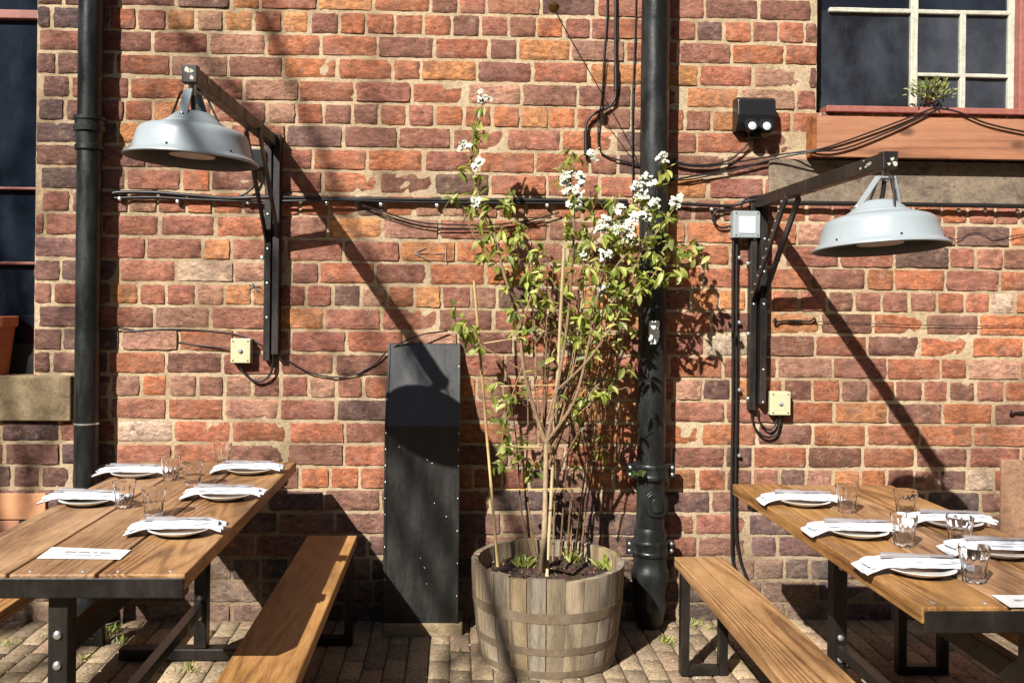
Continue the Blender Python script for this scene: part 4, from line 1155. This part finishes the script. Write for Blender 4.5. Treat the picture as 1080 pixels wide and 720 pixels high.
# ------------------------------------------------------------------ small plants
def tuft(c, n, h, sp, label, group=None, name='weed', cat='plant', cols=None, w=.16, norm=V(0, 0, 1)):
    m = MB(); cols = cols or GREENS
    for i in range(n):
        d = norm + rvec() * .75; k = random.uniform(.7, 1.1); m.tint = tuple(x * k for x in random.choice(cols))
        l = h * random.uniform(.5, 1.1); leaf(m, c + V(random.gauss(0, sp), random.gauss(0, sp * .7), 0), d, V(random.uniform(-1, 1), -1, .3), l, l * w, random.uniform(0, .6))
    return tag(m.build(name, LEAF, None), label, cat, group)
GP = 'small weeds between the pavers'
wz = [(113, 668, 40, .05, .03, 'largest weed on the paving under the left table'), (125, 678, 20, .04, .03, 'weed clump right of the largest weed under the left table'), (93, 694, 16, .03, .025, 'low weed near the bolted left table leg'),
      (215, 668, 16, .045, .015, 'weed at the far foot of the left table'), (199, 708, 18, .04, .02, 'weed between the left table and the left bench'), (10, 680, 16, .03, .02, 'weed at the far left edge of the paving'),
      (50, 672, 8, .03, .02, 'tiny weed left of the bolted table leg'), (703, 678, 22, .04, .02, 'weed at the foot of the soil pipe'), (738, 660, 24, .035, .04, 'weeds at the wall foot under the right bench'), (786, 702, 10, .025, .02, 'tiny weed beside the right bench leg'), (484, 688, 14, .025, .02, 'weed between the black board and the tub')]
for x, y, n_, h, sp_, lab in wz: tuft(PZ(x, y, 0) + V(0, 0, 0), n_, h, sp_, lab, GP)
zs_ = SZ
for x, y, n_, h, lab in ((552, 590, 34, .06, 'rosette plant in the tub left of the trunk'), (606, 585, 26, .07, 'leafy seedling in the tub right of the trunk'), (640, 592, 40, .07, 'grassy tuft at the right rim of the tub')):
    tuft(PZ(x, y + 8, zs_), n_, h, .016, lab, 'small plants in the tub', 'tub_plant')
IVY = [lin(86, 100, 46), lin(106, 118, 58), lin(62, 76, 36)]
tuft(P(673, 498, .17), 110, .02, .012, 'green moss tuft growing on the soil pipe clamp', None, 'moss_tuft', 'moss', IVY, .4, V(0, -.8, -.3))
# plant on the right sill
c = P(980, 110, .02)
m = MB()
for i in range(170):
    b0_ = c + V(random.gauss(0, .016), random.gauss(0, .01), 0)
    top = c + V(random.gauss(0, .05), -.02 + random.gauss(0, .03), random.uniform(.02, .1)); k = random.uniform(.7, 1.1)
    m.tint = tuple(x * k for x in random.choice([lin(120, 130, 66), lin(150, 150, 84), lin(96, 110, 54)]))
    m_d = top - b0_
    leaf(m, top, m_d + rvec() * .06, V(0, -1, .5), .025, .009)
    if i % 3 == 0: m.tint = lin(110, 90, 60); m.tube([b0_, (b0_ + top) / 2 + rvec() * .01, top], .0012, 4)
pl_ = m.build('sill_plant', LEAF, None); tag(pl_, 'small bushy weed growing on the sill of the right window', 'plant')

# ------------------------------------------------------------------ behind the viewer: unseen buildings added to block sky light, bare trees
ob = thing('sky_blocker_rear', 'unseen long dark brick building added behind the viewer to block sky light', 'building', (0, -17, 0))  # added out of view so less sky light fills the shadows
m = MB(); m.tint = lin(96, 66, 54); m.box((-22, -24, 0), (22, -17, 9.6)); m.build('wall', m_tintonly('far_brick', .9, .3, 6), ob)
m = MB(); m.tint = lin(60, 62, 66)
k_ = [m.vert(p) for p in ((-22.3, -16.7, 9.6), (22.3, -16.7, 9.6), (22.3, -20.5, 11.6), (-22.3, -20.5, 11.6), (-22.3, -24.3, 9.6), (22.3, -24.3, 9.6))]
for f in ((0, 1, 2, 3), (3, 2, 5, 4), (0, 3, 4), (1, 5, 2), (0, 4, 5, 1)): m.face(*[k_[i] for i in f])
m.build('roof', m_tintonly('far_slate', .7, .2, 6), ob)
for i in range(9):
    for z in (1.0, 4.0, 7.0):
        x = -18 + i * 4.5
        m = MB(); m.box((x - .55, -17.02, z), (x + .55, -16.97, z + 1.6)); wf = m.build('window', WFRAME, ob)
        m = MB(); m.box((x - .47, -16.99, z + .08), (x + .47, -16.96, z + 1.52)); m.build('pane', PANE1, wf)
for nm, x0, x1, y0, y1, hh, lab in (('sky_blocker_side', -15, -6.6, -4.6, 0, 4.8, 'unseen low dark brick wing added on the left to block sky light'), ('sky_blocker_side', 7.2, 15, -15, 0, 9, 'unseen tall dark brick wing added on the right to block sky light')):  # unseen wings, added to cut sky light from both sides
    sb = thing(nm, lab, 'building', ((x0 + x1) / 2, (y0 + y1) / 2, 0))
    m = MB(); m.tint = lin(84, 60, 50); m.box((x0, y0, 0), (x1, y1, hh)); m.build('wall', m_tintonly('wing_brick', .9, .3, 6), sb)
    m = MB(); m.tint = lin(60, 62, 66); m.box((x0 - .2, y0 - .2, hh), (x1 + .2, y1 + .2, hh + .2)); m.build('roof', m_tintonly('wing_slate', .7, .2, 6), sb)
rt = random.Random(5)
def bare_tree(base, h, lab, seed, r0=.11):
    rt.seed(seed)
    m = MB(); m.tint = lin(84, 72, 60)
    def grow(p, d, l, r, lv_):
        pts = [p]; q = p.copy(); dd = d.copy()
        for i in range(4):
            dd = (dd + V(rt.uniform(-1, 1), rt.uniform(-1, 1), rt.uniform(-.4, .8)) * .13).normalized(); q = q + dd * l / 4; pts.append(q.copy())
        m.tube(pts, [r * (1 - .4 * i / 4) for i in range(5)], 6 if lv_ > 1 else 4, cap=False)
        if lv_ == 0: return
        for k in range(3 if lv_ > 2 else 2):
            at = pts[rt.choice([2, 3, 4])]; ax = V(rt.uniform(-1, 1), rt.uniform(-1, 1), rt.uniform(-.2, 1)).normalized()
            grow(at, (dd * .9 + ax * .8).normalized(), l * rt.uniform(.6, .78), r * .52, lv_ - 1)
    grow(base, V(.02, 0, 1), h * .38, r0, 5)
    tr_ = thing('bare_tree', lab, 'tree', base, 'bare trees in the yard'); m.build('trunk', BARK, tr_)
bare_tree(V(-5.6, -8.6, -.02), 10.5, 'bare spring tree behind the viewer on the left', 3)
bare_tree(V(-3.7, -8.3, -.02), 10.8, 'bare spring tree behind the viewer nearer the middle', 8)
bare_tree(V(5.4, -7.2, -.02), 9.0, 'bare sunlit tree behind the viewer on the right', 12, .13)

# loose grit and dry bits on the paving
m = MB(); rg = random.Random(3)
for i in range(2600):
    x = rg.uniform(-2.4, 2.8); y = -abs(rg.gauss(0, .9)) - .005 if rg.random() < .5 else rg.uniform(-2.6, -.02)
    if y < -3: continue
    s_ = rg.uniform(.0015, .006); q = V(x, y, noise.noise(V(x, y, 0) * 2.2) * .012 + .002)
    m.tint = rg.choice([lin(120, 104, 80), lin(170, 154, 124), lin(84, 70, 52), lin(140, 120, 84), lin(196, 184, 160)])
    a = rg.uniform(0, 6.28); e = rg.uniform(.4, 1.8)
    k_ = [m.vert(q + V(math.cos(a + t_a) * s_ * (e if t_i == 0 else 1), math.sin(a + t_a) * s_, zz)) for t_i, (t_a, zz) in enumerate(((0, -.001), (2.1, -.001), (4.2, -.001)))] + [m.vert(q + V(0, 0, s_ * .7))]
    for f in ((0, 1, 3), (1, 2, 3), (2, 0, 3)): m.face(*[k_[j] for j in f])
tag(m.build('grit', SOIL, None), 'loose grit and dry bits scattered over the pavers', 'grit', None, 'stuff')
